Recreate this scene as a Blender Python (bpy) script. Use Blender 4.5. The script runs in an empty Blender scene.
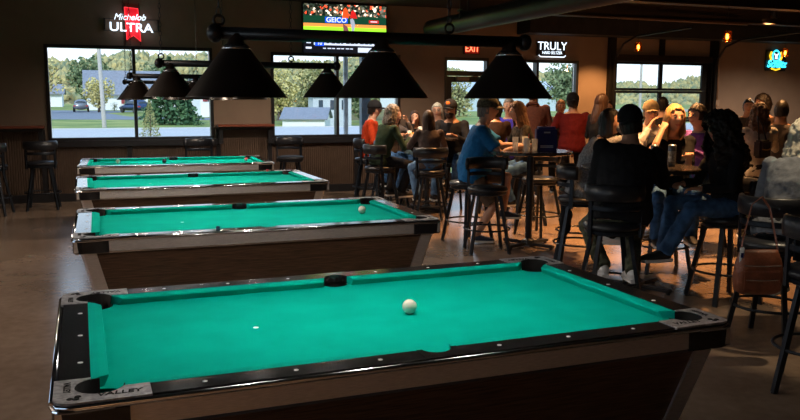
import bpy, bmesh, math, random
from mathutils import Vector, Matrix, noise
from mathutils.geometry import tessellate_polygon
PI = math.pi
D2R = PI / 180
sc = bpy.context.scene
COL = sc.collection
random.seed(7)

# ------------------------------------------------------------------ materials
MATS = {}

def mat(name, col, rough=0.6, metal=0.0, var=0.15, scale=8.0, bump=0.0, bscale=60.0, emit=None, estr=0.0,
        coat=0.0, spec=0.5, col2=None, stretch=None, trans=0.0, ior=1.45, sheen=0.0):
    if name in MATS:
        return MATS[name]
    m = bpy.data.materials.new(name)
    m.use_nodes = True
    nt = m.node_tree
    N, L = nt.nodes, nt.links
    b = N['Principled BSDF']
    b.inputs['Roughness'].default_value = rough
    b.inputs['Metallic'].default_value = metal
    b.inputs['Specular IOR Level'].default_value = spec
    b.inputs['Coat Weight'].default_value = coat
    b.inputs['Coat Roughness'].default_value = 0.08
    b.inputs['Transmission Weight'].default_value = trans
    b.inputs['IOR'].default_value = ior
    b.inputs['Sheen Weight'].default_value = sheen
    tc = N.new('ShaderNodeTexCoord')
    mp = N.new('ShaderNodeMapping')
    L.new(tc.outputs['Object'], mp.inputs['Vector'])
    if stretch:
        mp.inputs['Scale'].default_value = stretch
    nz = N.new('ShaderNodeTexNoise')
    nz.inputs['Scale'].default_value = scale
    nz.inputs['Detail'].default_value = 4
    L.new(mp.outputs['Vector'], nz.inputs['Vector'])
    cr = N.new('ShaderNodeValToRGB')
    c2 = col2 if col2 else tuple(min(1, c * (1 + var)) for c in col)
    c1 = col if col2 else tuple(c * (1 - var) for c in col)
    cr.color_ramp.elements[0].position = 0.35
    cr.color_ramp.elements[1].position = 0.65
    cr.color_ramp.elements[0].color = (*c1, 1)
    cr.color_ramp.elements[1].color = (*c2, 1)
    L.new(nz.outputs['Fac'], cr.inputs['Fac'])
    L.new(cr.outputs['Color'], b.inputs['Base Color'])
    if bump:
        n2 = N.new('ShaderNodeTexNoise')
        n2.inputs['Scale'].default_value = bscale
        n2.inputs['Detail'].default_value = 3
        L.new(mp.outputs['Vector'], n2.inputs['Vector'])
        bp = N.new('ShaderNodeBump')
        bp.inputs['Strength'].default_value = bump
        bp.inputs['Distance'].default_value = 0.01
        L.new(n2.outputs['Fac'], bp.inputs['Height'])
        L.new(bp.outputs['Normal'], b.inputs['Normal'])
    if emit:
        b.inputs['Emission Color'].default_value = (*emit, 1)
        b.inputs['Emission Strength'].default_value = estr
    MATS[name] = m
    return m

def emis(name, col, s):
    return mat(name, col, 0.5, emit=col, estr=s, var=0.0)

# room
m_wall = mat('wall_paint', (.20, .142, .102), .75, var=.05, scale=3, bump=.05, bscale=150)
m_ceil = mat('ceiling_black', (.012, .012, .013), .8, var=.2)
m_black = mat('black_trim', (.012, .012, .014), .35, var=.2)
m_blackmetal = mat('black_metal', (.016, .018, .022), .38, metal=.3, var=.2)
m_vinyl = mat('black_vinyl', (.014, .015, .019), .34, var=.2, bump=.15, bscale=90)
m_shelf = mat('reddish_ledge_wood', (.22, .06, .03), .4, col2=(.12, .03, .015), scale=5, stretch=(1, 12, 12))
m_wood = mat('walnut_laminate', (.055, .027, .014), .42, col2=(.135, .072, .038), scale=7, stretch=(1.2, 10, 26), bump=.06, bscale=20)
m_alu = mat('brushed_metal', (.6, .57, .55), .36, metal=.8, var=.15, scale=30, stretch=(1, 1, 30))
m_alu_tan = mat('brushed_tan_metal', (.78, .72, .67), .34, metal=.75, var=.15, scale=30, stretch=(1, 1, 30))
m_chrome = mat('chrome_trim', (.75, .76, .80), .12, metal=1.0, var=.03)
m_rail = mat('rail_laminate', (.013, .012, .013), .12, var=.3, scale=40, spec=.7)
m_cast = mat('cast_metal', (.33, .32, .33), .45, metal=.55, var=.35, scale=60, bump=.15, bscale=200)
m_felt = mat('green_felt', (.0, .345, .265), 1.0, var=.06, scale=5, bump=.1, bscale=500, spec=.03)
m_pocket = mat('pocket_rubber', (.003, .003, .003), .7, spec=.1)
m_white = mat('white_inlay', (.8, .8, .78), .3, var=0)
m_ball = mat('ivory_ball', (.82, .78, .66), .12, var=.03, coat=.5)
m_chalk = mat('blue_chalk', (.02, .05, .12), .8)
m_pink = mat('pink_ball', (.75, .10, .12), .2)
m_darkball = mat('dark_ball', (.05, .015, .04), .15)
m_shade = mat('shade_black', (.022, .014, .011), .38, var=.2, spec=.6)
m_shade_in = mat('shade_white', (.75, .74, .72), .6, var=0)
m_bulb = emis('lamp_bulb', (1, .86, .68), 9.0)
m_silver = mat('silver_ring', (.6, .6, .62), .25, metal=.9, var=.05)
m_conduit = mat('conduit_metal', (.22, .17, .13), .5, metal=.4)

def m_floor_make():
    m = bpy.data.materials.new('polished_concrete')
    m.use_nodes = True
    nt = m.node_tree; N, L = nt.nodes, nt.links
    b = N['Principled BSDF']
    tc = N.new('ShaderNodeTexCoord')
    n1 = N.new('ShaderNodeTexNoise'); n1.inputs['Scale'].default_value = 1.1; n1.inputs['Detail'].default_value = 8; n1.inputs['Roughness'].default_value = .62
    n2 = N.new('ShaderNodeTexNoise'); n2.inputs['Scale'].default_value = 14; n2.inputs['Detail'].default_value = 6
    L.new(tc.outputs['Object'], n1.inputs['Vector']); L.new(tc.outputs['Object'], n2.inputs['Vector'])
    cr = N.new('ShaderNodeValToRGB')
    cr.color_ramp.elements[0].position = .3; cr.color_ramp.elements[0].color = (.13, .088, .060, 1)
    cr.color_ramp.elements[1].position = .7; cr.color_ramp.elements[1].color = (.27, .195, .145, 1)
    mx = N.new('ShaderNodeMath'); mx.operation = 'MULTIPLY_ADD'; mx.inputs[1].default_value = .3
    L.new(n2.outputs['Fac'], mx.inputs[0]); 
    m2 = N.new('ShaderNodeMath'); m2.operation = 'MULTIPLY'; m2.inputs[1].default_value = .7
    L.new(n1.outputs['Fac'], m2.inputs[0]); L.new(m2.outputs[0], mx.inputs[2])
    L.new(mx.outputs[0], cr.inputs['Fac']); L.new(cr.outputs['Color'], b.inputs['Base Color'])
    rr = N.new('ShaderNodeMapRange'); rr.inputs['To Min'].default_value = .17; rr.inputs['To Max'].default_value = .28
    L.new(n1.outputs['Fac'], rr.inputs['Value']); L.new(rr.outputs['Result'], b.inputs['Roughness'])
    bp = N.new('ShaderNodeBump'); bp.inputs['Strength'].default_value = .03; bp.inputs['Distance'].default_value = .01
    L.new(n1.outputs['Fac'], bp.inputs['Height']); L.new(bp.outputs['Normal'], b.inputs['Normal'])
    return m
m_floor = m_floor_make()

def m_glass_make():
    m = bpy.data.materials.new('window_glass')
    m.use_nodes = True
    nt = m.node_tree; N, L = nt.nodes, nt.links
    N.remove(N['Principled BSDF'])
    out = N['Material Output']
    tr = N.new('ShaderNodeBsdfTransparent'); tr.inputs['Color'].default_value = (.93, .97, .98, 1)
    gl = N.new('ShaderNodeBsdfGlossy'); gl.inputs['Roughness'].default_value = .02
    fr = N.new('ShaderNodeFresnel'); fr.inputs['IOR'].default_value = 1.45
    nz = N.new('ShaderNodeTexNoise'); nz.inputs['Scale'].default_value = 2
    mx = N.new('ShaderNodeMixShader')
    L.new(fr.outputs[0], mx.inputs[0]); L.new(tr.outputs[0], mx.inputs[1]); L.new(gl.outputs[0], mx.inputs[2])
    L.new(mx.outputs[0], out.inputs['Surface'])
    return m
m_glass = m_glass_make()

# ------------------------------------------------------------------ mesh helpers
def BM():
    return bmesh.new()

def link(o, parent=None):
    COL.objects.link(o)
    if parent is not None:
        o.parent = parent
    return o

def obj(name, bm, m, parent=None, smooth=False, mats=None):
    me = bpy.data.meshes.new(name)
    bmesh.ops.recalc_face_normals(bm, faces=bm.faces)
    bm.to_mesh(me); bm.free()
    for mm in (mats or [m]):
        me.materials.append(mm)
    if smooth:
        for p in me.polygons:
            p.use_smooth = True
    o = bpy.data.objects.new(name, me)
    return link(o, parent)

def tag(o, label=None, cat=None, group=None, kind=None):
    if label: o['label'] = label
    if cat: o['category'] = cat
    if group: o['group'] = group
    if kind: o['kind'] = kind
    return o

def empty(name, loc=(0, 0, 0), rz=0.0, parent=None):
    o = bpy.data.objects.new(name, None)
    o.empty_display_size = .1
    o.location = loc; o.rotation_euler = (0, 0, rz)
    return link(o, parent)

def thing(name, label, cat, loc=(0, 0, 0), rz=0.0, group=None):
    return tag(empty(name, loc, rz), label, cat, group)

def copy_tree(o, parent=None):
    c = o.copy(); COL.objects.link(c); c.parent = parent
    for ch in [x for x in bpy.data.objects if x.parent == o]:
        copy_tree(ch, c)
    return c

def box(bm, x0, x1, y0, y1, z0, z1, M=None, bev=0.0):
    r = bmesh.ops.create_cube(bm, size=1)
    vs = r['verts']
    for v in vs:
        v.co = Vector((x0 + (v.co.x + .5) * (x1 - x0), y0 + (v.co.y + .5) * (y1 - y0), z0 + (v.co.z + .5) * (z1 - z0)))
    if bev:
        es = list({e for v in vs for e in v.link_edges})
        rr = bmesh.ops.bevel(bm, geom=es, offset=bev, segments=2, affect='EDGES')
        vs = list({v for f in rr['faces'] for v in f.verts} | {v for v in vs if v.is_valid})
    if M is not None:
        for v in vs:
            if v.is_valid: v.co = M @ v.co
    return vs

def frame_of(d):
    d = d.normalized()
    a = Vector((0, 0, 1)) if abs(d.z) < .9 else Vector((1, 0, 0))
    s = d.cross(a).normalized()
    return s, s.cross(d).normalized()

def tube(bm, pts, rads, seg=10, caps=True, flat=1.0, up=None):
    """tapered tube; flat squashes the second axis"""
    pts = [Vector(p) for p in pts]
    if not hasattr(rads, '__len__'): rads = [rads] * len(pts)
    rings = []
    n = len(pts)
    s0 = None
    for i, p in enumerate(pts):
        d = (pts[min(i + 1, n - 1)] - pts[max(i - 1, 0)])
        if d.length < 1e-6: d = Vector((0, 0, 1))
        if s0 is None:
            s, u = frame_of(d)
            if up is not None:
                s = d.cross(Vector(up)).normalized(); u = s.cross(d.normalized())
        else:
            dn = d.normalized()
            s = (s0 - dn * s0.dot(dn)).normalized(); u = s.cross(dn)
        s0 = s
        r = rads[i]
        rings.append([bm.verts.new(p + s * (r * math.cos(2 * PI * k / seg)) + u * (r * flat * math.sin(2 * PI * k / seg))) for k in range(seg)])
    for a, b in zip(rings, rings[1:]):
        for k in range(seg):
            bm.faces.new((a[k], a[(k + 1) % seg], b[(k + 1) % seg], b[k]))
    if caps:
        bm.faces.new(rings[0][::-1]); bm.faces.new(rings[-1])
    return rings

def lathe(bm, prof, seg=32, M=None, close=False):
    rings = []
    for r, z in prof:
        ring = []
        for k in range(seg):
            a = 2 * PI * k / seg
            v = Vector((max(r, 1e-4) * math.cos(a), max(r, 1e-4) * math.sin(a), z))
            if M is not None: v = M @ v
            ring.append(bm.verts.new(v))
        rings.append(ring)
    pr = list(zip(rings, rings[1:]))
    if close: pr.append((rings[-1], rings[0]))
    for a, b in pr:
        for k in range(seg):
            bm.faces.new((a[k], a[(k + 1) % seg], b[(k + 1) % seg], b[k]))
    return rings

def prism(bm, pts, z0, z1, M=None):
    """extrude a 2D outline (may be concave)"""
    lo = [bm.verts.new(Vector((x, y, z0))) for x, y in pts]
    hi = [bm.verts.new(Vector((x, y, z1))) for x, y in pts]
    n = len(pts)
    for i in range(n):
        bm.faces.new((lo[i], lo[(i + 1) % n], hi[(i + 1) % n], hi[i]))
    for a, b, c in tessellate_polygon([[Vector((x, y, 0)) for x, y in pts]]):
        bm.faces.new((lo[a], lo[b], lo[c])); bm.faces.new((hi[a], hi[b], hi[c]))
    if M is not None:
        for v in lo + hi: v.co = M @ v.co

def ellipsoid(bm, c, r, seg=16, rings=10, M=None):
    rr = bmesh.ops.create_uvsphere(bm, u_segments=seg, v_segments=rings, radius=1)
    for v in rr['verts']:
        v.co = Vector((v.co.x * r[0], v.co.y * r[1], v.co.z * r[2]))
        if M is not None: v.co = M @ v.co
        v.co += Vector(c)
    return rr['verts']

def text_obj(name, s, size, m, parent, loc, rot=(PI / 2, 0, 0), ext=.002, shear=0.0, bold=0.0, sx=1.0, kind=None):
    cu = bpy.data.curves.new(name, 'FONT')
    cu.body = s; cu.size = size; cu.extrude = ext; cu.align_x = 'CENTER'; cu.align_y = 'CENTER'
    cu.shear = shear; cu.offset = bold
    t = bpy.data.objects.new('tmp', cu); COL.objects.link(t)
    dg = bpy.context.evaluated_depsgraph_get()
    me = bpy.data.meshes.new_from_object(t.evaluated_get(dg))
    bpy.data.objects.remove(t)
    me.name = name
    me.materials.clear(); me.materials.append(m)
    o = bpy.data.objects.new(name, me)
    o.location = loc; o.rotation_euler = rot; o.scale = (sx, 1, 1)
    return link(o, parent)

def bake(bm, name, m, parent, mods, smooth=True):
    """make a mesh object, run modifiers, keep the result"""
    me = bpy.data.meshes.new('tmpmesh')
    bmesh.ops.recalc_face_normals(bm, faces=bm.faces)
    bm.to_mesh(me); bm.free()
    t = bpy.data.objects.new('tmp', me); COL.objects.link(t)
    for ty, kw in mods:
        md = t.modifiers.new(ty, ty)
        for k, v in kw.items(): setattr(md, k, v)
    dg = bpy.context.evaluated_depsgraph_get()
    r = bpy.data.meshes.new_from_object(t.evaluated_get(dg))
    bpy.data.objects.remove(t); bpy.data.meshes.remove(me)
    r.name = name
    r.materials.clear()
    for mm in (m if isinstance(m, (list, tuple)) else [m]): r.materials.append(mm)
    for p in r.polygons: p.use_smooth = smooth
    o = bpy.data.objects.new(name, r)
    return link(o, parent)

def struct(name, bm, m, parent=None, label=None):
    o = obj(name, bm, m, parent)
    if parent is None: o['kind'] = 'structure'
    if label: o['label'] = label
    return o

# ------------------------------------------------------------------ the room
YW = 11.31
CZ = 3.24
bm = BM(); box(bm, -3.6, 18.2, -4.2, YW + .2, -.1, 0); struct('floor', bm, m_floor)
bm = BM(); box(bm, -3.6, 18.2, -4.2, YW + .2, CZ, CZ + .15); struct('ceiling', bm, m_ceil)

HOLES = [(-.58, 1.94, .95, 2.43), (2.90, 5.22, .95, 2.39), (6.09, 6.97, 0, 2.37), (7.10, 8.90, .90, 2.36), (9.70, 12.05, 0, 2.42)]
def wall_holes(bm, xa, xb, za, zb, ya, yb):
    xs = sorted({xa, xb, *[h[0] for h in HOLES], *[h[1] for h in HOLES]})
    for x0, x1 in zip(xs, xs[1:]):
        hs = [h for h in HOLES if h[0] <= x0 + 1e-6 and h[1] >= x1 - 1e-6]
        z = za
        for h in hs:
            if h[2] > z: box(bm, x0, x1, ya, yb, z, h[2])
            z = h[3]
        box(bm, x0, x1, ya, yb, z, zb)
bm = BM(); wall_holes(bm, -3.5, 18, 0, CZ, YW, YW + .18); struct('wall_back', bm, m_wall)
ADDED_LWIN = [(-2.6, 1.2), (2.2, 6.2)]  # openings for two windows added out of view to let daylight in
bm = BM()
for a, b in ((-4.2, -2.6), (1.2, 2.2), (6.2, YW + .2)): box(bm, -3.6, -3.5, a, b, 0, CZ)
for a, b in ADDED_LWIN: box(bm, -3.6, -3.5, a, b, 0, .95); box(bm, -3.6, -3.5, a, b, 2.40, CZ)
struct('wall_left', bm, m_wall)
for i, (a, b) in enumerate(ADDED_LWIN):
    rt_ = empty('window_%d' % (4 + i)); rt_['kind'] = 'structure'  # added left-wall window, there for extra daylight
    bm = BM()
    for (c, d) in ((a, a + .06), ((a + b) / 2 - .03, (a + b) / 2 + .03), (b - .06, b)): box(bm, -3.6, -3.48, c, d, .95, 2.40)
    box(bm, -3.6, -3.48, a, b, .95, 1.0); box(bm, -3.6, -3.48, a, b, 2.35, 2.40)
    obj('window_frame', bm, m_black, rt_)
    bm = BM(); box(bm, -3.56, -3.552, a + .05, b - .05, 1.0, 2.35); obj('glass_pane', bm, m_glass, rt_)
bm = BM(); box(bm, 18.0, 18.1, -4.2, YW + .2, 0, CZ); struct('wall_right', bm, m_wall)
bm = BM(); box(bm, -3.6, 18.1, -4.2, -4.1, 0, CZ); struct('wall_front', bm, m_wall)

# corrugated wainscot panels (brown ribbed metal)
m_rib = mat('ribbed_brown_panel', (.13, .085, .06), .45, metal=.2, var=.1)
def wainscot(name, x0, x1, z1):
    bm = BM()
    n = int((x1 - x0) / .035)
    w = (x1 - x0) / n
    for i in range(n):
        a = x0 + i * w
        prof = [(a, .0), (a + w * .3, -.0), (a + w * .42, -.014), (a + w * .88, -.014), (a + w, 0)]
        for (p, q) in zip(prof, prof[1:]):
            v = [bm.verts.new((p[0], YW - .006 + p[1], .12)), bm.verts.new((q[0], YW - .006 + q[1], .12)),
                 bm.verts.new((q[0], YW - .006 + q[1], z1)), bm.verts.new((p[0], YW - .006 + p[1], z1))]
            bm.faces.new(v)
    box(bm, x0, x1, YW - .006, YW, .12, z1)
    return struct(name, bm, m_rib)
wainscot('trim_1', -3.5, -.66, 1.14)
wainscot('trim_2', -.66, 1.98, .84)
wainscot('trim_3', 1.98, 2.88, 1.14)
wainscot('trim_4', 2.88, 5.26, .84)
wainscot('trim_5', 5.26, 6.02, 1.14)
bm = BM()
for a, b in ((-3.5, 6.04), (7.0, 9.6), (12.2, 18)):
    box(bm, a, b, YW - .03, YW, 0, .13)
struct('baseboard_back', bm, m_black)
bm = BM()
for x in (-.66, .60, 2.0, 2.86, 4.39, 5.28):
    z1 = 1.13 if x in (-.66, 2.0, 2.86, 5.28) else .85
    box(bm, x - .035, x + .035, YW - .045, YW - .006, .13, z1)
struct('trim_6', bm, m_black)
def ledge(name, x0, x1):
    bm = BM(); box(bm, x0, x1, YW - .26, YW, 1.155, 1.195, bev=.006); o = struct(name, bm, m_shelf)
    bm = BM()
    box(bm, x0 + .02, x1 - .02, YW - .20, YW - .02, 1.11, 1.152)
    for x in (x0 + .06, x1 - .06):
        box(bm, x - .03, x + .03, YW - .18, YW - .12, .93, 1.12)
        box(bm, x - .03, x + .03, YW - .2, YW - .01, .88, .93)
    c = obj('ledge_bracket', bm, m_black, o)
ledge('trim_7', -3.5, -.62)
ledge('trim_8', 1.97, 2.90)

def window(name, x0, x1, z0, z1, mulls, rails=(), sill=True, w=.05, y0=None, y1=None):
    y0 = YW - .03 if y0 is None else y0
    y1 = YW + .12 if y1 is None else y1
    root = empty(name, (0, 0, 0)); root['kind'] = 'structure'
    bm = BM()
    box(bm, x0, x1, y0, y1, z1 - w, z1); box(bm, x0, x1, y0, y1, z0, z0 + w)
    box(bm, x0, x0 + w, y0, y1, z0 + w, z1 - w); box(bm, x1 - w, x1, y0, y1, z0 + w, z1 - w)
    obj('window_frame', bm, m_black, root)
    for mx in mulls:
        bm = BM(); box(bm, mx - .025, mx + .025, y0, y1, z0 + w, z1 - w); obj('mullion', bm, m_black, root)
    cuts = [x0 + w] + [m for m in mulls] + [x1 - w]
    for a, b in zip(cuts, cuts[1:]):
        bm = BM(); box(bm, a + .012, b - .012, YW + .05, YW + .058, z0 + w * .8, z1 - w * .8)
        obj('glass_pane', bm, m_glass, root)
    if sill:
        bm = BM(); box(bm, x0 - .06, x1 + .06, YW - .10, YW - .031, z0 - .09, z0 + .005, bev=.006)
        obj('window_sill', bm, m_black, root)
    return root
window('window_1', -.58, 1.94, .95, 2.43, [.72])
window('window_2', 2.90, 5.22, .95, 2.39, [4.06])
window('window_3', 7.10, 8.90, .90, 2.36, [8.0])

# exit door with transom
root = empty('door_1'); root['kind'] = 'structure'
bm = BM()
for (a, b, c, d) in ((6.09, 6.13, 0, 2.37), (6.93, 6.97, 0, 2.37)): box(bm, a, b, YW - .02, YW + .12, c, d)
box(bm, 6.13, 6.93, YW - .02, YW + .12, 2.32, 2.37); box(bm, 6.13, 6.93, YW - .02, YW + .12, 2.04, 2.13)
obj('door_frame', bm, m_black, root)
bm = BM(); box(bm, 6.13, 6.93, YW + .05, YW + .058, 2.13, 2.32); obj('transom_pane', bm, m_glass, root)
bm = BM()
box(bm, 6.14, 6.24, YW + .02, YW + .07, .01, 2.03); box(bm, 6.83, 6.92, YW + .02, YW + .07, .01, 2.03)
box(bm, 6.24, 6.83, YW + .02, YW + .07, 1.93, 2.03); box(bm, 6.24, 6.83, YW + .02, YW + .07, .01, .26)
d = obj('door_leaf', bm, m_blackmetal, root)
bm = BM(); box(bm, 6.24, 6.83, YW + .04, YW + .048, .26, 1.93); obj('glass_pane', bm, m_glass, root)
bm = BM(); box(bm, 6.26, 6.82, YW - .02, YW + .015, 1.0, 1.06, bev=.006); obj('push_bar', bm, m_silver, root)
bm = BM(); box(bm, 6.30, 6.56, YW - .06, YW + .015, 1.955, 2.02, bev=.006)
tube(bm, [(6.5, YW - .04, 2.02), (6.72, YW - .10, 2.035)], .008, 6)
obj('door_closer', bm, m_conduit, root)

# overhead garage door: steel frame with panes
root = empty('door_2'); root['kind'] = 'structure'
m_gfr = mat('garage_frame_metal', (.009, .008, .008), .4, metal=.4)
bm = BM()
for (a, b) in ((9.56, 9.70), (12.05, 12.20)): box(bm, a, b, YW - .10, YW + .1, 0, 2.82)
box(bm, 10.78, 10.90, YW - .04, YW - .002, 2.5, 2.82)
obj('door_frame', bm, m_gfr, root)
bm = BM(); box(bm, 9.70, 12.05, YW - .12, YW + .06, 2.37, 2.50, bev=.006)
obj('header_beam', bm, mat('header_metal', (.03, .022, .018), .35, metal=.5), root)
levels = [(0.02, .55), (.55, 1.22), (1.22, 1.80), (1.80, 2.37)]
for za, zb in levels:
    bm = BM()
    y0, y1 = YW + .0, YW + .05
    box(bm, 9.70, 12.05, y0, y1, zb - .05, zb - .002); box(bm, 9.70, 12.05, y0, y1, za + .002, za + .05)
    for a, b in ((9.70, 9.80), (10.82, 10.90), (11.89, 12.05)): box(bm, a, b, y0, y1, za + .05, zb - .05)
    p = obj('door_panel', bm, m_gfr, root)
    for a, b in ((9.80, 10.82), (10.90, 11.89)):
        bm = BM(); box(bm, a, b, YW + .02, YW + .027, za + .05, zb - .05); obj('glass_pane', bm, m_glass, p)
for xx in (9.64, 12.1):
    bm = BM()
    tube(bm, [(xx, YW - .14, .05), (xx, YW - .14, 2.15), (xx, YW - .20, 2.45), (xx, YW - .4, 2.68), (xx, YW - .8, 2.8), (xx, YW - 2.3, 2.84)], .022, 8)
    obj('door_track', bm, m_gfr, root)

# dark soffit beam along the right part of the back wall, ceiling beams, ducts
bm = BM(); box(bm, 7.55, 18, YW - .5, YW, 2.82, CZ); struct('trim_9', bm, m_ceil)
m_beam = mat('beam_dark', (.022, .014, .012), .6)
k = 10
for (x0, x1, y0, y1, z0) in ((5.5, 18, 9.3, 9.5, 2.98), (5.5, 18, 7.3, 7.5, 2.98), (5.5, 18, 5.3, 5.5, 2.98)):
    bm = BM()
    box(bm, x0, x1, y0, y1, z0, z0 + .02); box(bm, x0, x1, y0, y1, CZ - .022, CZ - .002); box(bm, x0, x1, (y0 + y1) / 2 - .01, (y0 + y1) / 2 + .01, z0, CZ - .002)
    struct('trim_%d' % k, bm, m_beam); k += 1
def spiral_duct(name, label, pts, r):
    bm = BM()
    p0, p1 = Vector(pts[0]), Vector(pts[1])
    L_ = (p1 - p0).length; n = int(L_ / .05)
    P = []; R = []
    for i in range(n + 1):
        P.append(p0.lerp(p1, i / n)); R.append(r * (1.0 if i % 2 else 1.035))
    tube(bm, P, R, 24)
    o = obj(name, bm, mat('duct_paint', (.018, .017, .018), .42, metal=.4), smooth=True)
    tag(o, label, 'duct')
    for t in (.15, .5, .85):
        bm = BM()
        q = p0.lerp(p1, t)
        box(bm, q.x - r - .008, q.x + r + .008, q.y - .015, q.y + .015, q.z + r * .2, CZ if False else q.z + r + .012)
        box(bm, q.x - .012, q.x + .012, q.y - .012, q.y + .012, q.z + r, CZ)
        obj('hanger_strap', bm, m_ceil, o)
spiral_duct('spiral_duct', 'thick black spiral air duct running under the dark ceiling towards the TRULY sign', [(5.52, 10.6, 2.80), (5.38, .5, 2.80)], .14)
def conduit(name, label, pts, r, m=m_conduit):
    bm = BM(); tube(bm, pts, r, 8)
    return tag(obj(name, bm, m, smooth=True), label, 'pipe')
_cd = conduit('wall_conduit', 'thin vertical conduit on the wall right of the garage door', [(12.28, YW - .03, 2.81), (12.28, YW - .03, 1.62)], .022, mat('conduit_tan', (.30, .22, .16), .5, metal=.3))
bm = BM(); box(bm, 12.22, 12.34, YW - .05, YW - .002, 1.50, 1.62, bev=.008)
obj('junction_box', bm, MATS['conduit_tan'], _cd)
conduit('ceiling_pipe', 'thin brown sprinkler pipe slanting under the ceiling above the pendant bulbs', [(8.2, 9.0, 2.94), (10.9, 9.1, 2.94)], .02, mat('pipe_brown', (.10, .06, .045), .4))

# ------------------------------------------------------------------ pool tables
TL, TW = 2.36, 1.35
def arc(cx, cy, r, a0, a1, n=8):
    return [(cx + r * math.cos(D2R * (a0 + (a1 - a0) * i / n)), cy + r * math.sin(D2R * (a0 + (a1 - a0) * i / n))) for i in range(n + 1)]

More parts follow.
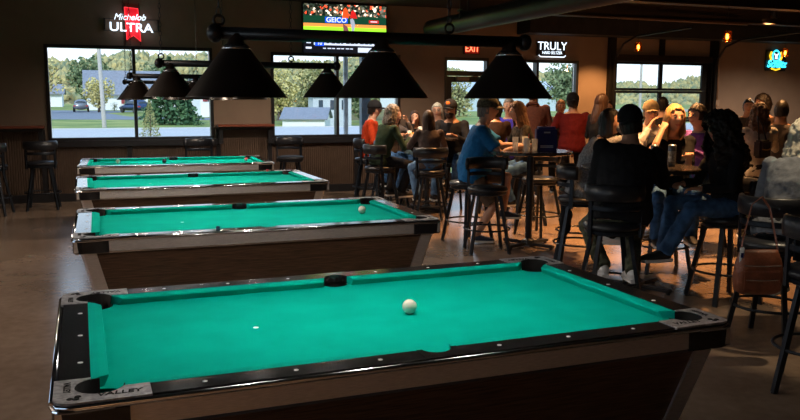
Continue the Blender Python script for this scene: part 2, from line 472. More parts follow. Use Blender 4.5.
def make_pool_table():
    root = empty('pool_table')
    X0 = lambda sx, x: x if sx == 0 else TL - x
    Y0 = lambda sy, y: y if sy == 0 else TW - y
    # cabinet tapered
    bm = BM()
    lv = [(.045, .72), (.055, .70), (.145, .30), (.16, .29)]
    rings = []
    for ins, z in lv:
        rings.append([bm.verts.new(p) for p in ((ins, ins, z), (TL - ins, ins, z), (TL - ins, TW - ins, z), (ins, TW - ins, z))])
    for a, b in zip(rings, rings[1:]):
        for i in range(4): bm.faces.new((a[i], a[(i + 1) % 4], b[(i + 1) % 4], b[i]))
    bm.faces.new(rings[0]); bm.faces.new(rings[-1])
    obj('cabinet', bm, m_wood, root)
    # corner trims
    for sx in (0, 1):
        for sy in (0, 1):
            bm = BM()
            pr = []
            for ins, z in ((.040, .715), (.140, .305)):
                w = .085
                pr.append([bm.verts.new((X0(sx, a), Y0(sy, b), z)) for a, b in ((ins + w, ins - .004), (ins + .012, ins - .004), (ins - .004, ins + .012), (ins - .004, ins + w), (ins + .02, ins + w), (ins + w, ins + .02))])
            n = 6
            for i in range(n): bm.faces.new((pr[0][i], pr[0][(i + 1) % n], pr[1][(i + 1) % n], pr[1][i]))
            bm.faces.new(pr[0]); bm.faces.new(pr[1])
            obj('corner_trim', bm, m_alu_tan, root)
            # leg
            bm = BM()
            lx, ly = X0(sx, .26), Y0(sy, .26)
            box(bm, lx - .07, lx + .07, ly - .07, ly + .07, .05, .30, bev=.008)
            lg = obj('leg', bm, m_black, root)
            bm = BM(); lathe(bm, [(0, 0), (.05, 0), (.05, .02), (.02, .03), (.02, .06), (0, .06)], 16, Matrix.Translation((lx, ly, 0)))
            obj('leveler', bm, m_silver, lg)
    # rail side bands: lower metal apron, chrome edge
    def ring_band(o0, z0, o1, z1, t):
        bm = BM()
        P = []
        for ins, z in ((o0, z0), (o1, z1), (o1 + t, z1), (o0 + t, z0)):
            P.append([bm.verts.new(p) for p in ((ins, ins, z), (TL - ins, ins, z), (TL - ins, TW - ins, z), (ins, TW - ins, z))])
        for i in range(4):
            a, b = P[i], P[(i + 1) % 4]
            for j in range(4): bm.faces.new((a[j], a[(j + 1) % 4], b[(j + 1) % 4], b[j]))
        return bm
    obj('rail_apron', ring_band(.003, .724, .005, .785, .03), m_alu_tan, root)
    obj('lower_trim', ring_band(.008, .712, .002, .724, .03), m_chrome, root)
    bm = BM()
    ce = [(-.001, .06), (-.001, TW - .06), (.015, TW - .015), (.06, TW + .001), (TL - .06, TW + .001), (TL - .015, TW - .015), (TL + .001, TW - .06), (TL + .001, .06), (TL - .015, .015), (TL - .06, -.001), (.06, -.001), (.015, .015), (-.001, .06)]
    tube(bm, [(x, y, .797) for x, y in ce], .0105, 10)
    obj('chrome_edge', bm, m_chrome, root, smooth=True)
    # slate and cloth with pocket cut-outs
    rc, rs = .074, .056
    cc, cs = .125, .100
    def corner_arc(sx, sy):
        a = math.degrees(math.acos((cc - .10) / rc)) if cc - .10 < rc else 0
        # arc on the playing side
        pts = arc(cc, cc, rc, -18 - 0, 108, 10)
        pts = [(X0(sx, x), Y0(sy, y)) for x, y in pts]
        return pts
    out = []
    mid = TL / 2
    # counter clockwise from near left
    c = arc(cc, cc, rc, 108, -18, 10)
    out += [(x, y) for x, y in c]
    out += [(x, y) for x, y in arc(mid, .095, rs, 165, 15, 8)]
    out += [(TL - x, y) for x, y in c[::-1]]
    out += [(TL - x, TW - y) for x, y in c]
    out += [(x, TW - y) for x, y in arc(mid, .095, rs, 15, 165, 8)]
    out += [(x, TW - y) for x, y in c[::-1]]
    bm = BM(); prism(bm, out, .755, .775); obj('bed_cloth', bm, m_felt, root)
    bm = BM(); box(bm, mid - .52 - .006 * 0, mid - .52 + .012, TW / 2 - .006, TW / 2 + .006, .7752, .7756)
    bm.free()
    bm = BM(); lathe(bm, [(0, .7751), (.011, .7751), (.011, .7756), (0, .7756)], 16, Matrix.Translation((.69, TW / 2, 0))); obj('head_spot', bm, m_white, root)
    # rail tops
    zt0, zt1 = .768, .810
    cx1 = .262; cy1 = .205
    for sy in (0, 1):
        for sx in (0, 1):
            bm = BM()
            p = [(cx1, .010), (mid - .075, .010), (mid - .075, .100), (cx1, .100)]
            prism(bm, [(X0(sx, x), Y0(sy, y)) for x, y in p], zt0, zt1)
            r = obj('rail_top', bm, m_rail, root)
            for i in range(3):
                bm = BM()
                xx = .262 + (mid - .16 - .262) * (i + .55) / 2.75
                lathe(bm, [(0, 0), (.0075, 0), (.0075, .0012), (0, .0012)], 12, Matrix.Translation((X0(sx, xx), Y0(sy, .055), zt1)))
                obj('sight', bm, m_white, r)
        # side pocket casting
        bm = BM()
        p = [(mid - .073, .006), (mid + .073, .006), (mid + .073, .100)] + arc(mid, .105, .052, -5, -175, 10) + [(mid - .073, .100)]
        prism(bm, [(x, Y0(sy, y)) for x, y in p], .775, .8115)
        obj('side_pocket_plate', bm, m_rail, root)
    for sx in (0, 1):
        bm = BM()
        p = [(.010, cy1), (.100, cy1), (.100, TW - cy1), (.010, TW - cy1)]
        prism(bm, [(X0(sx, x), y) for x, y in p], zt0, zt1)
        r = obj('rail_top', bm, m_rail, root)
        for i in range(3):
            bm = BM()
            yy = TW * (.27 + .23 * i)
            lathe(bm, [(0, 0), (.0085, 0), (.0085, .0012), (0, .0012)], 12, Matrix.Translation((X0(sx, .072), yy, zt1)))
            obj('sight', bm, m_white, r)
    # corner castings
    for sx in (0, 1):
        for sy in (0, 1):
            bm = BM()
            p = [(.045, 0), (cx1 - .001, 0), (cx1 - .001, .100), (.190, .100)] + arc(cc, cc, .070, -20.9, -249.1, 14) + [(.100, .190), (.100, cy1 - .001), (0, cy1 - .001), (0, .045), (.008, .02), (.02, .008)]
            prism(bm, [(X0(sx, x), Y0(sy, y)) for x, y in p], .788, .8125)
            cst = obj('corner_casting', bm, m_cast, root)
            # black corner cap under casting, chrome bumper
            bm = BM()
            p = [(.05, -.004), (.20, -.004), (.20, .02), (.05, .02), (.02, .05), (.02, .17), (-.004, .17), (-.004, .05), (.006, .018), (.018, .006)]
            prism(bm, [(X0(sx, x), Y0(sy, y)) for x, y in p], .716, .786)
            obj('corner_cap', bm, m_rail, root)
            bm = BM()
            p = [(.16, -.006, .792), (.05, -.006, .790), (.014, .004, .789), (.004, .014, .789), (-.006, .05, .790), (-.006, .16, .792)]
            tube(bm, [(X0(sx, x), Y0(sy, y), z) for x, y, z in p], .006, 8)
            obj('chrome_bumper', bm, m_chrome, cst)
            # lettering on the casting, readable from its own side
            if sy == 0:
                text_obj('lettering', 'VALLEY', .036, m_pocket, cst, (X0(sx, .175), .045, .8127), (0, 0, 0), .0006, .12, .0008)
            else:
                text_obj('lettering', 'VALLEY', .036, m_pocket, cst, (X0(sx, .175), TW - .045, .8127), (0, 0, PI), .0006, .12, .0008)
            text_obj('lettering', 'VALLEY', .026, m_pocket, cst, (X0(sx, .035), Y0(sy, .135), .8127), (0, 0, -PI / 2 if sx == 0 else PI / 2), .0006, .1, .0008)
            bm = BM()
            for dx, dy in ((.035, .035), (.055, .048), (.05, .03)):
                lathe(bm, [(0, 0), (.010, 0), (.008, .002), (0, .002)], 10, Matrix.Translation((X0(sx, dx + .01), Y0(sy, dy), .8125)))
            obj('casting_emblem', bm, m_pocket, cst)
            # pocket cup
            bm = BM()
            lathe(bm, [(.0, .700), (.055, .702), (.0690, .811), (.066, .811), (.053, .708), (.0, .706)], 28, Matrix.Translation((X0(sx, cc), Y0(sy, cc), 0)))
            bmesh.ops.delete(bm, geom=[v for v in bm.verts if v.co.z > .776 and (abs(v.co.x - TL / 2) < TL / 2 - .125 and abs(v.co.y - TW / 2) < TW / 2 - .125)], context='VERTS')
            obj('pocket', bm, m_pocket, root, smooth=True)
    for sy in (0, 1):
        bm = BM()
        lathe(bm, [(.0, .728), (.046, .730), (.054, .774), (.052, .774), (.044, .735), (.0, .733)], 20, Matrix.Translation((mid, Y0(sy, .100), 0)))
        obj('pocket', bm, m_pocket, root, smooth=True)
    # cushions
    def cushion(a_b, b_b, a_n, b_n, horiz, side):
        """profile stations: back edge a_b..b_b, nose a_n..b_n along the rail"""
        bm = BM()
        sect = [(.1002, .8095), (.125, .8095), (.150, .806), (.152, .800), (.138, .776), (.1002, .776)]
        ends = []
        for (eb, en) in ((a_b, a_n), (b_b, b_n)):
            ring = []
            for o_, z in sect:
                t = (o_ - .10) / .052
                u = eb + (en - eb) * t
                if horiz: p = (u, Y0(side, o_), z)
                else: p = (X0(side, o_), u, z)
                ring.append(bm.verts.new(p))
            ends.append(ring)
        n = len(sect)
        for i in range(n): bm.faces.new((ends[0][i], ends[0][(i + 1) % n], ends[1][(i + 1) % n], ends[1][i]))
        bm.faces.new(ends[0]); bm.faces.new(ends[1])
        obj('cushion', bm, m_felt, root)
    for sy in (0, 1):
        cushion(.185, mid - .056, .235, mid - .070, True, sy)
        cushion(mid + .056, TL - .185, mid + .070, TL - .235, True, sy)
    for sx in (0, 1):
        cushion(.185, TW - .185, .235, TW - .235, False, sx)
    return root

TABLES = [((0, 0), .019, 'nearest pool table with an empty green bed but for one white cue ball', 0),
          ((-.021, 2.766), 0.0, 'second pool table from the front, walnut laminate side, cue ball by its far right', 1),
          ((-.065, 5.438), .016, 'third pool table from the front, next one before the windows', 2),
          ((-.113, 8.021), -.029, 'farthest pool table, in front of the ribbed wall under the windows', 3)]
proto = make_pool_table()
tabs = []
for (xy, a, lab, i) in TABLES:
    t = proto if i == 0 else copy_tree(proto)
    t.location = (xy[0], xy[1], 0); t.rotation_euler = (0, 0, a)
    tag(t, lab, 'pool table', 'pool tables in a row')
    tabs.append(t)

def ball(name, label, x, y, m, cat='ball', r=.0286, z=.7755, grp='balls on the pool tables'):
    bm = BM(); ellipsoid(bm, (0, 0, r), (r, r, r), 24, 16)
    o = obj(name, bm, m, smooth=True); o.location = (x, y, z)
    return tag(o, label, cat, grp)
ball('cue_ball', 'white cue ball on the nearest pool table', 1.297, .675, m_ball, r=.030)
ball('cue_ball', 'white cue ball near the far right corner of the second pool table', 1.986, 3.45, m_ball)
ball('cue_ball', 'yellowish white ball at the left of the farthest pool table', .368, 8.80, m_ball)
ball('billiard_ball', 'dark ball on the farthest pool table', .944, 8.72, m_darkball)
ball('billiard_ball', 'small pink ball by the right cushion of the farthest pool table', 2.02, 8.74, m_pink, r=.024)
def chalk(label, x, y, z, m, rz):
    bm = BM(); box(bm, -.011, .011, -.011, .011, 0, .022, bev=.002)
    o = obj('chalk_cube', bm, m); o.location = (x, y, z); o.rotation_euler = (0, 0, rz)
    tag(o, label, 'chalk')
    bm = BM(); lathe(bm, [(0, .0222), (.007, .0222), (.008, .0228), (0, .0228)], 12)
    obj('chalk_dish', bm, m_chalk, o)
chalk('dark blue chalk cube standing on the near rail of the second pool table', .83, 2.82, .8105, m_chalk, .2)
chalk('red chalk cube standing on the far rail of the third pool table', 1.92, 6.745, .8105, m_pink, .4)

# ------------------------------------------------------------------ billiard light fixtures
def make_fixture():
    root = empty('billiard_light')
    bm = BM(); tube(bm, [(.04, 0, 0), (1.26, 0, 0)], .023, 16); obj('bar', bm, m_black, root, smooth=True)
    for x in (.03, 1.27):
        bm = BM(); ellipsoid(bm, (x, 0, 0), (.030, .034, .034), 16, 12); obj('end_knob', bm, m_black, root, smooth=True)
    for x in (.103, .655, 1.20):
        bm = BM()
        lathe(bm, [(.0, .005), (.024, .0), (.028, -.028), (.046, -.048), (.178, -.222), (.182, -.226), (.179, -.2262), (.175, -.222), (.042, -.053), (.0, -.04)], 40, Matrix.Translation((x, 0, 0)))
        for f in bm.faces:
            f.material_index = 0
        me_o = obj('lamp_shade', bm, m_shade, root, smooth=True, mats=[m_shade, m_shade_in])
        for p in me_o.data.polygons:
            c = p.center
            if p.index >= 40 * 6: p.material_index = 1
        bm = BM(); lathe(bm, [(.038, -.038), (.047, -.046), (.054, -.054), (.048, -.057), (.038, -.048)], 32, Matrix.Translation((x, 0, 0)), close=True)
        obj('shade_ring', bm, m_silver, me_o, smooth=True)
        bm = BM(); ellipsoid(bm, (x, 0, -.115), (.030, .030, .038), 16, 12); tube(bm, [(x, 0, -.03), (x, 0, -.09)], .016, 10)
        obj('bulb', bm, m_bulb, me_o, smooth=True)
    for x in (.045, .935):
        bm = BM()
        lathe(bm, [(.018 + .005 * math.cos(a), .005 * math.sin(a)) for a in [i * PI / 4 for i in range(8)]], 16,
              Matrix.Translation((x, 0, .045)) @ Matrix.Rotation(PI / 2, 4, 'X'), close=True)
        tube(bm, [(x, 0, .02), (x, 0, .034)], .006, 8)
        obj('hook_ring', bm, m_black, root, smooth=True)
        bm = BM()
        z = .075; i = 0
        while z < 1.36:
            a = [j * PI / 3 for j in range(6)]
            pts = []
            for j in range(10):
                t = 2 * PI * j / 10
                u, w = .008 * math.cos(t), .018 * math.sin(t)
                pts.append((x + u if i % 2 == 0 else x, 0 if i % 2 == 0 else u, z + w))
            tube(bm, pts + [pts[0]], .0024, 5, caps=False)
            z += .030; i += 1
        obj('chain', bm, m_black, root)
    return root
fx = make_fixture()
FX = [((.522, .675, 1.865), 'large black three shade billiard light hanging over the nearest pool table'),
      ((.522, 3.44, 1.865), 'black three shade billiard light over the second pool table'),
      ((.430, 6.11, 1.842), 'black three shade billiard light over the third pool table'),
      ((.460, 8.70, 1.825), 'farthest black billiard light over the last pool table')]
for i, (l, lab) in enumerate(FX):
    f = fx if i == 0 else copy_tree(fx)
    f.location = l
    tag(f, lab, 'lamp', 'billiard lights over the tables')

def light(kind, loc, energy, col, size=.1, rot=(0, 0, 0), spot=None, blend=.5, **kw):
    ld = bpy.data.lights.new('light', kind); ld.energy = energy; ld.color = col
    if kind in ('POINT', 'SPOT'): ld.shadow_soft_size = size
    if kind == 'SPOT': ld.spot_size = spot; ld.spot_blend = blend
    o = bpy.data.objects.new('light', ld); o.location = loc; o.rotation_euler = rot
    COL.objects.link(o)
    return o
FIXPOW = [8.5, 7.5, 7.5, 7.5]
for (l, lab), pw in zip(FX, FIXPOW):
    for x in (.103, .655, 1.20):
        light('POINT', (l[0] + x, l[1], l[2] - .185), pw, (1, .93, .84), .03)

# ------------------------------------------------------------------ bar stools (local +Y = the way a sitter faces, back at -Y)
m_leg = mat('stool_leg_metal', (.013, .018, .026), .36, metal=.45, var=.15)
def arc_slab(bm, r0, r1, z0, z1, a0, a1, n=16, bulge=0.0):
    P = []
    for i in range(n + 1):
        a = D2R * (a0 + (a1 - a0) * i / n)
        c, s = math.cos(a), math.sin(a)
        zm = (z0 + z1) / 2
        sec = [(r0, z0 + .008), (r0 - bulge, zm), (r0, z1 - .008), ((r0 + r1) / 2, z1), (r1, z1 - .008), (r1 + bulge, zm), (r1, z0 + .008), ((r0 + r1) / 2, z0)]
        P.append([bm.verts.new((r * c, r * s, z)) for r, z in sec])
    for a, b in zip(P, P[1:]):
        for j in range(8): bm.faces.new((a[j], a[(j + 1) % 8], b[(j + 1) % 8], b[j]))
    bm.faces.new(P[0]); bm.faces.new(P[-1])
SEAT = .70
def make_stool():
    root = empty('bar_stool')
    bm = BM(); lathe(bm, [(0, .648), (.195, .648), (.214, .660), (.218, .680), (.205, .700), (.15, .708), (0, .710)], 36)
    obj('seat', bm, m_vinyl, root, smooth=True)
    bm = BM(); lathe(bm, [(.0, .615), (.185, .615), (.200, .622), (.204, .646), (.0, .647)], 36)
    obj('seat_ring', bm, m_leg, root)
    for sx in (-1, 1):
        for sy in (-1, 1):
            bm = BM()
            tube(bm, [(sx * .115, sy * .115, .625), (sx * .205, sy * .205, .006)], .027, 4, flat=.75)
            lg = obj('leg', bm, m_leg, root)
            bm = BM(); lathe(bm, [(0, 0), (.020, 0), (.018, .012), (0, .012)], 10, Matrix.Translation((sx * .205, sy * .205, 0)))
            obj('foot_glide', bm, m_black, lg)
    bm = BM(); R_ = .245
    lathe(bm, [(R_ + .010 * math.cos(i * PI / 4), .25 + .010 * math.sin(i * PI / 4)) for i in range(8)], 40, close=True)
    obj('foot_ring', bm, m_leg, root, smooth=True)
    # back: two posts, two metal bands, padded top
    for s in (-1, 1):
        bm = BM()
        a = D2R * (-90 + s * 62)
        box(bm, -.018, .018, -.010, .010, .60, 1.0, Matrix.Translation((.216 * math.cos(a), .216 * math.sin(a), 0)) @ Matrix.Rotation(a + PI / 2, 4, 'Z'))
        obj('back_post', bm, m_leg, root)
    bm = BM(); arc_slab(bm, .214, .222, .805, .845, -152, -28); obj('back_band', bm, m_leg, root)
    bm = BM(); arc_slab(bm, .204, .236, .875, 1.005, -168, -12, 20, .008); obj('backrest', bm, m_vinyl, root, smooth=True)
    return root
m_stool_lab = 'black metal bar stools with padded backs'
stool0 = make_stool()
_used = [False]
def stool(x, y, heading, label, dz=1.0):
    if not _used[0]:
        s = stool0; _used[0] = True
    else:
        s = copy_tree(stool0)
    s.location = (x, y, 0); s.rotation_euler = (0, 0, (heading - 90) * D2R)
    s.scale = (1, 1, dz)
    tag(s, label, 'bar stool', m_stool_lab)
    return s

# ------------------------------------------------------------------ high bar tables
m_top = mat('dark_table_top', (.035, .028, .024), .22, var=.3, coat=.3)
def bar_table(label, x, y, r=.46):
    root = thing('high_bar_table', label, 'table', (x, y, 0), .4, 'round high bar tables')
    bm = BM(); lathe(bm, [(0, 1.03), (r - .03, 1.03), (r, 1.04), (r, 1.062), (r - .01, 1.07), (0, 1.07)], 48); obj('table_top', bm, m_top, root)
    bm = BM(); tube(bm, [(0, 0, .04), (0, 0, 1.028)], .038, 20); lathe(bm, [(.038, 1.0), (.12, 1.028), (.0, 1.028)], 20); obj('pedestal', bm, m_blackmetal, root, smooth=False)
    bm = BM()
    for k in range(4):
        M = Matrix.Rotation(k * PI / 2, 4, 'Z')
        box(bm, .0, .34, -.035, .035, .02, .05, M, bev=.008)
        lathe(bm, [(0, 0), (.02, 0), (.02, .02), (0, .02)], 10, M @ Matrix.Translation((.31, 0, 0)))
    lathe(bm, [(0, .02), (.09, .02), (.07, .07), (.04, .09), (0, .09)], 20)
    obj('cross_base', bm, m_blackmetal, root)
    return root
TA = (4.60, 5.52); TB = (4.47, 3.42); TC = (4.62, 8.55); TD = (6.9, 7.3); TE = (7.3, 5.5); TF = (9.3, 7.6)
bar_table('round high table holding glasses and a blue menu holder beside the man in blue', *TA)
bar_table('round high table with two tall cans in front of the blonde woman', *TB, r=.50)
bar_table('round high table with food and drinks under the windows, behind the woman in brown', *TC)
bar_table('high table behind the man in the red shirt, mostly hidden by people', 7.75, 9.45)
bar_table('high table behind the blonde woman, hidden by the crowd near the garage door', 7.35, 6.95)

# ------------------------------------------------------------------ people
def fabric(name, col, rough=.85, var=.12, scale=30):
    return mat(name, col, rough, var=var, scale=scale, bump=.25, bscale=260, sheen=.0, spec=.2)
SK1 = mat('skin_light', (.56, .31, .21), .5, var=.06, spec=.35)
SK2 = mat('skin_tan', (.42, .22, .14), .5, var=.06, spec=.35)
m_lip = mat('lips', (.42, .13, .11), .45)
m_eyew = mat('eye_white', (.7, .68, .65), .2, var=0)
m_eyed = mat('eye_iris', (.03, .02, .015), .15, var=0)
def hairm(name, col, c2=None):
    return mat(name, col, .42, col2=c2 or tuple(min(1, c * 2.0) for c in col), scale=22, stretch=(3, 3, .35), bump=.5, bscale=50, spec=.4)
H_DK = hairm('hair_dark', (.008, .006, .005), (.02, .013, .009))
H_BR = hairm('hair_brown', (.030, .014, .008))
H_LB = hairm('hair_light_brown', (.085, .042, .02))
H_BL = hairm('hair_blonde', (.50, .27, .085), (.72, .46, .20))
H_GY = hairm('hair_grey', (.16, .13, .11), (.30, .26, .22))
H_WH = hairm('hair_white', (.50, .46, .36), (.72, .68, .56))

def rot2(v, a):
    return Vector((v.x * math.cos(a) - v.y * math.sin(a), v.x * math.sin(a) + v.y * math.cos(a), v.z))

def ik(a, t, l1, l2, pole):
    a, t, pole = Vector(a), Vector(t), Vector(pole)
    d = t - a; L = d.length
    if L > (l1 + l2) * .995:
        t = a + d.normalized() * (l1 + l2) * .995; d = t - a; L = d.length
    if L < abs(l1 - l2) + .02:
        t = a + d.normalized() * (abs(l1 - l2) + .02); d = t - a; L = d.length
    x = (l1 * l1 - l2 * l2 + L * L) / (2 * L)
    h = math.sqrt(max(l1 * l1 - x * x, 0))
    dn = d.normalized()
    pn = (pole - dn * pole.dot(dn))
    pn = pn.normalized() if pn.length > 1e-5 else Vector((0, 0, 1))
    return a + dn * x + pn * h, t

def loft(bm, rings, seg=20):
    """rings: list of (centre, side vec, fwd vec) elliptical rings"""
    R = []
    for c, s, f in rings:
        R.append([bm.verts.new(c + s * math.cos(2 * PI * k / seg) + f * math.sin(2 * PI * k / seg)) for k in range(seg)])
    for a, b in zip(R, R[1:]):
        for k in range(seg): bm.faces.new((a[k], a[(k + 1) % seg], b[(k + 1) % seg], b[k]))
    bm.faces.new(R[0][::-1]); bm.faces.new(R[-1])

def head_bm(bm, M, s, face):
    rr = bmesh.ops.create_uvsphere(bm, u_segments=36, v_segments=26, radius=1)
    for v in rr['verts']:
        x, y, z = v.co
        a = .076; b = .097; c = .118
        px, py, pz = x * a, y * b, z * c
        if z < 0:
            t = -z
            px *= 1 - .34 * t * t
            if y > 0: py *= 1 - .10 * t
            else: py *= 1 - .42 * t
        if z > .15: py *= 1.0; px *= 1.02
        # face plane, nose, eye sockets, chin
        if y > 0:
            py *= .94
            nx = px / .012; nz_ = (pz + .012) / .024
            py += .020 * math.exp(-nx * nx) * math.exp(-nz_ * nz_) 
            nz2 = (pz + .028) / .011
            py += .009 * math.exp(-(px / .014) ** 2) * math.exp(-nz2 * nz2)
            for sx in (-1, 1):
                py -= .009 * math.exp(-((px - sx * .031) / .014) ** 2) * math.exp(-((pz - .008) / .011) ** 2)
                py += .003 * math.exp(-((px - sx * .030) / .02) ** 2) * math.exp(-((pz - .032) / .008) ** 2)
            py += .006 * math.exp(-(px / .022) ** 2) * math.exp(-((pz + .060) / .008) ** 2)
            py += .008 * math.exp(-(px / .024) ** 2) * math.exp(-((pz + .098) / .014) ** 2)
        v.co = M @ (Vector((px, py, pz)) * s)
    for sx in (-1, 1):
        ellipsoid(bm, (0, 0, 0), (.010, .020, .030), 10, 8, M @ Matrix.Scale(s, 4) @ Matrix.Translation((sx * .076, -.008, -.004)))

def hair_obj(M, s, style, m, root, cap=False, seed=1):
    """style: (length below head centre, volume, wave, opening deg, hairline z)"""
    ln, vol, wave, opn, hl = style
    rnd = random.Random(seed)
    seg = 56
    rows = []
    a0, b0, c0 = .086 * vol, .106 * vol, .132 * (.5 + vol * .5)
    for i in range(1, 13):
        ph = i / 12 * PI / 2
        rows.append((c0 * math.cos(ph), a0 * math.sin(ph), b0 * math.sin(ph), -.006))
    n = max(2, int(abs(ln) / .014))
    for i in range(1, n + 1):
        z = -ln * i / n
        t = -z
        if ln < .13:   # short: follows the skull inwards to the nape
            k = 1 - .45 * (t / .13) ** 2 * .8
            rows.append((z, a0 * (1 - .20 * (t / .13)), b0 * k, -.006 - .012 * t / .13))
        else:
            w = 1 + .10 * math.sin(min(t / ln, 1) * PI) + (vol - 1) * .4 * min(t / .2, 1)
            tp = 1 - .25 * max(0, (t / ln - .75) / .25)
            rows.append((z, a0 * w * tp, b0 * (w * .86) * tp, -.012 - .07 * min(1, t / .3)))
    bm = BM()
    ph0 = rnd.random() * 6
    R = []
    for zi, (z, a, b, yo) in enumerate(rows):
        ring = []
        for k in range(seg):
            th = 2 * PI * k / seg
            ws = min(1, max(0, (.12 - z) / .12))
            strand = 1 + (.012 + .016 * ws) * math.sin(th * 17 + ph0 + z * 14) + wave * ws * math.sin(th * 6 + z * 38 + ph0)
            nz = noise.noise(Vector((math.cos(th) * 3, math.sin(th) * 3, z * 14 + seed))) * (.05 + wave * .9)
            q = strand + nz
            ring.append(bm.verts.new(M @ (Vector((a * math.cos(th) * q, b * math.sin(th) * q + yo, z)) * s)))
        R.append(ring)
    top = bm.verts.new(M @ (Vector((0, -.006, c0)) * s))
    for k in range(seg): bm.faces.new((top, R[0][k], R[0][(k + 1) % seg]))
    for j in range(len(R) - 1):
        z = rows[j][0]
        for k in range(seg):
            th = 360 * (k + .5) / seg
            d = abs((th - 90 + 180) % 360 - 180)
            o_ = opn
            if z < hl + .03 and z > hl: o_ = opn * ((hl + .03 - z) / .03) ** .5
            if z < hl + .03 and d < o_: continue
            if ln < .13 and z < -.035 and d < 105: continue
            bm.faces.new((R[j][k], R[j][(k + 1) % seg], R[j + 1][(k + 1) % seg], R[j + 1][k]))
    mods = [('SOLIDIFY', dict(thickness=.014 * s, offset=-1)), ('SUBSURF', dict(levels=1))]
    if wave >= .02:
        tx = bpy.data.textures.get('curls') or bpy.data.textures.new('curls', 'CLOUDS'); tx.noise_scale = .028; tx.noise_depth = 1
        mods.append(('DISPLACE', dict(texture=tx, strength=.65 * wave, mid_level=.45, texture_coords='GLOBAL')))
    return bake(bm, 'hair', m, root, mods)

def cap_obj(M, s, m, root, backwards=False, logo=None, wide=False):
    Mr = M @ Matrix.Rotation(PI, 4, 'Z') if backwards else M
    bm = BM()
    S = Matrix.Scale(s, 4)
    prof = [(math.sin(i / 10 * PI / 2), math.cos(i / 10 * PI / 2)) for i in range(11)]
    rings = []
    for r, z in prof:
        rings.append([bm.verts.new(Mr @ (Vector((.089 * r * math.cos(2 * PI * k / 28), .108 * r * math.sin(2 * PI * k / 28) - .004, .045 + .098 * z)) * s)) for k in range(28)])
    rings.append([bm.verts.new(Mr @ (Vector((.091 * math.cos(2 * PI * k / 28), .110 * math.sin(2 * PI * k / 28) - .004, .022)) * s)) for k in range(28)])
    for a, b in zip(rings, rings[1:]):
        for k in range(28): bm.faces.new((a[k], a[(k + 1) % 28], b[(k + 1) % 28], b[k]))
    c = bake(bm, 'cap', m, root, [('SOLIDIFY', dict(thickness=.005, offset=1))])
    bm = BM()
    P = []
    for i in range(9):
        t = -1 + 2 * i / 8
        x = .075 * t; yb = .108 * math.sqrt(max(0, 1 - (x / .092) ** 2)) - .012; yf = .100 + .075 * math.sqrt(max(0, 1 - t * t))
        z = .030 - .018 * t * t
        P.append([bm.verts.new(Mr @ (Vector((x, yb, z)) * s)), bm.verts.new(Mr @ (Vector((x, (yb + max(yf, yb)) / 2, z - .002)) * s)), bm.verts.new(Mr @ (Vector((x, max(yf, yb + .004), z - .012)) * s))])
    for a, b in zip(P, P[1:]):
        for j in range(2): bm.faces.new((a[j], a[j + 1], b[j + 1], b[j]))
    bake(bm, 'cap_brim', m, c, [('SOLIDIFY', dict(thickness=.006, offset=0))])
    if wide: pass
    if logo:
        bm = BM(); ellipsoid(bm, (0, 0, 0), (.030, .006, .028), 14, 8, Mr @ S @ Matrix.Translation((0, .100, .085)))
        obj('cap_patch', bm, logo, c, smooth=True)
    return c

HAIR_SHORT = (.075, 1.0, .0, 78, .045)
HAIR_LONG = (.30, 1.04, .015, 52, .055)
HAIR_MID = (.19, 1.04, .012, 52, .055)
HAIR_CURLY = (.36, 1.55, .07, 40, .05)

